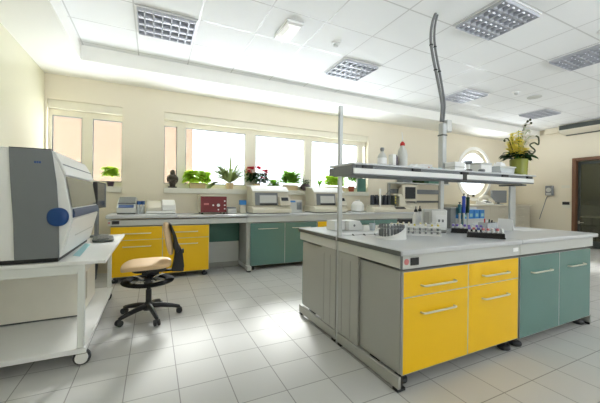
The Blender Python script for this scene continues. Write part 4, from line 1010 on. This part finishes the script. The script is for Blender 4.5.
# vase with flowers
vx, vy = 3.87, 2.095
r = thing('flower_vase', 'yellow glass vase of yellow and white flowers at the end of the raised shelf', 'vase', (vx, vy, zb))
part('vase', MB().lathe([(.075, 0), (.085, .01), (.092, .19), (.086, .19), (.080, .014)], (vx, vy, zb), 24), M['vase'], r)
st = MB()
for k in range(12):
    a = 2*PI*k/12; st.tube([(vx+.05*math.cos(a), vy+.05*math.sin(a), zb+.02), (vx+.03*math.cos(a+2), vy+.03*math.sin(a+2), zb+.22)], .006, 6)
part('stem', st, M['leaf'], r)
part('foliage', bush(MB(), (vx-.03, vy, zb+.21), .12, .08, .05, 70, .13, .05, .25, .4), M['dleaf'], r)
side = Vector((_r.x, _r.y, 0)).normalized()
def spray(pts, n, size, mb, w=.03, droop=.2):
    pp = smooth_path([Vector(p) for p in pts])
    for i in range(n):
        p = pp[int(len(pp)*(.25+.75*random.random()))-1]; a = random.uniform(0, 2*PI)
        mb.leaf(p, (math.cos(a), math.sin(a), random.uniform(-.2, .9)), size*random.uniform(.7, 1.2), w, droop, 2)
    return pp
c0 = Vector((vx, vy, zb+.2))
def at(dx, dz, dy=0): return c0+side*dx+Vector((0, 0, dz))+Vector((_d.x, _d.y, 0))*dy
ym, tw, wm = MB(), MB(), MB()
for dx, dz, dy in ((-.09, .27, 0), (-.06, .31, .03), (-.02, .33, -.02), (-.11, .20, .02), (-.04, .24, -.04), (.03, .22, 0), (.06, .12, -.03), (-.08, .15, -.04), (-.13, .12, 0)):
    pp = spray([at(dx*.2, 0, dy*.3), at(dx*.7, dz*.5, dy), at(dx, dz, dy)], 62, .045, ym, .036); tw.tube(pp, .003, 5)
for dx, dz, dy in ((.10, .40, 0), (.15, .34, .03), (.07, .25, .02), (.13, .26, -.02)):
    pp = spray([at(dx*.1, 0, 0), at(dx*.35, dz*.6, dy), at(dx*.75, dz*.95, dy), at(dx, dz, dy)], 22, .055, wm, .05, .3); tw.tube(pp, .003, 5)
part('blossom', ym, M['yel'], r, label='yellow flower sprays'); part('blossom', wm, M['whitep'], r, label='white orchid like flowers')
cur = MB()
for k in range(1):
    pts = [at(.05, .0), at(.08, .10), at(.15, .06), at(.19, .10), at(.13, .16), at(.18, .19), at(.23, .17), at(.23, .25), at(.20, .27)]
    cur.tube(smooth_path(pts), .009, 7)
cur.tube(smooth_path([at(-.02, 0), at(.02, .25), at(.08, .42), at(.12, .45)]), .004, 6).tube(smooth_path([at(-.1, 0), at(-.18, .03), at(-.22, .0)]), .006, 6).tube(smooth_path([at(-.06, .05), at(-.12, .22), at(-.165, .23), at(-.17, .20)]), .005, 6)
for q in ((.10, .44), (.13, .46), (.07, .40), (-.17, .21), (.14, .42)): cur.ell(tuple(at(*q)), .013, .013, .016, 8, 6)
part('twig', cur, M['stemdk'], r, label='dark curling twigs'); part('stalk', tw, M['leaf'], r)

# ================================================================== FAR BENCH AND RIGHT WALL
zf = 1.10
r = thing('base_cabinet', 'cream drawer cabinet under the round window, carrying the telephone', 'cabinet', (8.6, 5.3, 0))
part('carcass', B(7.05, 9.85, 5.02, 5.68, .08, zf-.04), M['beige'], r, .004)
part('plinth', B(7.08, 9.82, 5.06, 5.66, .002, .079), M['dgrey'], r)
for i, (a, b) in enumerate(((7.07, 7.98), (7.99, 8.90), (8.91, 9.83))):
    for za, zz in ((.84, 1.05), (.60, .83), (.10, .59)):
        dr = part('drawer', B(a, b, 5.0, 5.018, za, zz), M['beige'], r, .003)
        bar_handle(a+.34, a+.58, 5.0, zz-.06, dr)
worktop('cream worktop under the round window', 7.0, 9.9, 4.97, 5.69, zf, .038, 1).children[0].data.materials[0] = M['cream']
z_ = zf+.001
p = atY(493, 203, 5.25)
r = thing('telephone', 'white desk telephone under the round window', 'telephone', (8.25, 5.25, z_))
part('body', MB().prism([(5.12, z_), (5.12, z_+.04), (5.36, z_+.13), (5.40, z_+.13), (5.40, z_)], 'x', 7.98, 8.34), M['white'], r, .012)
part('handset', MB().tube(smooth_path([Vector((7.95, 5.24, z_+.10)), Vector((7.97, 5.24, z_+.17)), Vector((8.12, 5.24, z_+.21)), Vector((8.30, 5.24, z_+.19)), Vector((8.42, 5.22, z_+.10)), Vector((8.46, 5.2, z_+.06))]), [.045]*26, 10), M['cream'], r)
kp = MB()
for i in range(4):
    for j in range(3): kp.box(8.06+i*.055, 8.10+i*.055, 5.14+j*.045, 5.165+j*.045, z_+.05+j*.017, z_+.066+j*.017)
part('key', kp, M['agrey'], r)
r = thing('computer_monitor', 'grey monitor turned away beside the telephone', 'monitor', (8.95, 5.3, z_))
R_ = Matrix.Translation((8.93, 5.36, 0)) @ Matrix.Rotation(math.radians(-38), 4, 'Z')
part('casing', MB().box(-.20, .20, -.03, .03, z_+.05, z_+.40).xf(R_), M['agrey'], r, .01)
part('rear_housing', MB().add([R_ @ Vector(v) for v in ((-.17, .031, z_+.08), (.17, .031, z_+.08), (.17, .031, z_+.38), (-.17, .031, z_+.38), (-.10, .2, z_+.12), (.10, .2, z_+.12), (.10, .2, z_+.32), (-.10, .2, z_+.32))], [(3, 2, 1, 0), (4, 5, 6, 7), (0, 1, 5, 4), (1, 2, 6, 5), (2, 3, 7, 6), (3, 0, 4, 7)]), M['dgrey'], r, .006)
part('screen', MB().box(-.17, .17, -.034, -.0305, z_+.08, z_+.37).xf(R_), M['agrey'], r)
part('stand', MB().lathe([(.13, 0), (.12, .012), (.03, .02), (.03, .12)], (8.93, 5.36, z_)), M['agrey'], r)
# box with cable, switch and plates on the right wall
r = thing('control_box', 'grey control box on the wall between the round window and the door', 'control box', (XR, 4.6, 1.35))
pa, pb = atX(547, 186, XR), atX(554, 195.5, XR)
part('casing', B(XR-.10, XR-.002, pb.y, pa.y, pb.z, pa.z), M['agrey'], r, .01)
ym_, zm_ = (pa.y+pb.y)/2, (pa.z+pb.z)/2
part('dial', MB().cyl((XR-.112, ym_, zm_+.02), (XR-.1005, ym_, zm_+.02), .06, n=24), M['greyp'], r)
part('plate', B(XR-.104, XR-.1005, ym_-.06, ym_+.06, pb.z+.02, pb.z+.07), M['greyp'], r)
solo('power_cord', 'dark cord sloping down from the grey control box to the bench', 'cord', MB().tube([atX(547.5, 196, XR-.035), atX(546, 199, XR-.03), atX(543.5, 207, XR-.03), atX(541, 214, XR-.03), atX(539.5, 219, XR-.03)], .008, 8), M['agrey'], atX(539.5, 219, XR-.03))
p = atX(566, 204, XR)
r = thing('light_switch', 'black light switch on the wall beside the door', 'switch', (XR, p.y, p.z))
part('plate', B(XR-.012, XR-.002, p.y-.10, p.y+.09, p.z-.11, p.z+.07), M['ivory'], r, .003); part('rocker', B(XR-.022, XR-.0125, p.y-.085, p.y+.075, p.z-.02, p.z+.06), M['black'], r, .003)
p = atX(566, 187, XR)
solo('sign_plate', 'small blank pale notice plate above the black light switch', 'plate', B(XR-.008, XR-.002, p.y-.09, p.y+.10, p.z-.03, p.z+.045), M['ivory'], (XR-.002, p.y, p.z-.03), bevel=.002)

# room behind the door
r = thing('table', 'pale table seen through the door glass', 'table', (12.3, 3.9, 0))
part('table_top', B(11.9, 12.7, 2.9, 4.75, .72, .755), M['white'], r, .004)
for x in (11.95, 12.6):
    for y in (2.95, 4.65): part('leg', B(x, x+.05, y, y+.05, .002, .719), M['black'], r)
r = thing('counter', 'grey counter along the far wall behind the door glass', 'counter', (13.3, 3.8, 0))
part('top', B(12.95, 13.58, 2.0, 6.2, 1.02, 1.07), M['agrey'], r, .004); part('body', B(13.05, 13.58, 2.05, 6.15, .002, 1.019), M['dgrey'], r)
r = thing('carry_bag', 'dark soft bag lying on the counter behind the door glass', 'bag', (13.25, 4.75, 1.071))
part('body', MB().sup((13.25, 4.75, 1.17), .13, .30, .095, .6, .7), M['dgrey'], r); part('strap', MB().tube([(13.25, 4.55, 1.255), (13.25, 4.65, 1.32), (13.25, 4.85, 1.32), (13.25, 4.95, 1.255)], .012), M['black'], r)
def stool(x, y, lab):
    r = thing('stool', lab, 'stool', (x, y, 0))
    part('seat', MB().lathe([(.17, .46), (.19, .475), (.19, .50), (.16, .515)], (x, y, 0)), M['black'], r)
    for k in range(4):
        a = PI/4+k*PI/2; part('leg', MB().tube([(x+.13*math.cos(a), y+.13*math.sin(a), .459), (x+.2*math.cos(a), y+.2*math.sin(a), .003)], .012), M['black'], r)
stool(11.55, 4.35, 'black stool before the pale table behind the door glass, hinge side'); stool(11.55, 3.65, 'black stool before the pale table behind the door glass, lock side')

# ================================================================== LIGHT
world = bpy.data.worlds.new('sky'); scn.world = world; world.use_nodes = True
nt = world.node_tree; bg = nt.nodes['Background']
tc = nt.nodes.new('ShaderNodeTexCoord'); sp = nt.nodes.new('ShaderNodeSeparateXYZ'); nt.links.new(tc.outputs['Generated'], sp.inputs[0])
rp = nt.nodes.new('ShaderNodeValToRGB'); rp.color_ramp.elements[0].position = .485; rp.color_ramp.elements[1].position = .515
rp.color_ramp.elements[0].color = (2.85, 2.95, 3.15, 1); rp.color_ramp.elements[1].color = (.60, .625, .67, 1)
mm = nt.nodes.new('ShaderNodeMath'); mm.operation = 'MULTIPLY_ADD'; mm.inputs[1].default_value = .5; mm.inputs[2].default_value = .5
nt.links.new(sp.outputs[2], mm.inputs[0]); nt.links.new(mm.outputs[0], rp.inputs[0]); nt.links.new(rp.outputs[0], bg.inputs[0])
SKY, SUN = 4.2, 4.4
bg.inputs[1].default_value = SKY
sd = bpy.data.lights.new('sun', 'SUN'); sun = bpy.data.objects.new('sun', sd); col.objects.link(sun)
sd.energy = SUN; sd.angle = math.radians(8); sd.color = (1, .985, .965)
az, el = math.radians(18), math.radians(33.5)
dirn = Vector((-math.sin(az)*math.cos(el), -math.cos(az)*math.cos(el), -math.sin(el)))
sun.rotation_euler = dirn.to_track_quat('-Z', 'Y').to_euler(); sun.location = (3, 12, 8)
def portal(x0, x1, z0, z1, y, into):
    ld = bpy.data.lights.new('daylight_portal', 'AREA'); o = bpy.data.objects.new('daylight_portal', ld); col.objects.link(o)
    ld.shape = 'RECTANGLE'; ld.size = x1-x0; ld.size_y = z1-z0; ld.cycles.is_portal = True
    o.location = ((x0+x1)/2, y, (z0+z1)/2); o.rotation_euler = Vector((0, into, 0)).to_track_quat('-Z', 'Z').to_euler()
portal(W1[0], W1[1], W1[2], W1[3], 5.93, -1); portal(W2[0], W2[1], W2[2], W2[3], 5.93, -1); portal(OX-.6, OX+.6, OZ-.6, OZ+.6, 5.93, -1)
for xa, xb, za, zb in FILL_WINDOWS: portal(xa, xb, za, zb, YF-.19, 1)

scn.view_settings.view_transform = 'Standard'; scn.view_settings.look = 'None'; scn.view_settings.gamma = 1
scn.view_settings.use_curve_mapping = False
scn.view_settings.exposure = 0.27
scn.cycles.max_bounces = 10; scn.cycles.diffuse_bounces = 6; scn.cycles.transparent_max_bounces = 16
scn.cycles.sample_clamp_indirect = 8; scn.cycles.caustics_reflective = False; scn.cycles.caustics_refractive = False
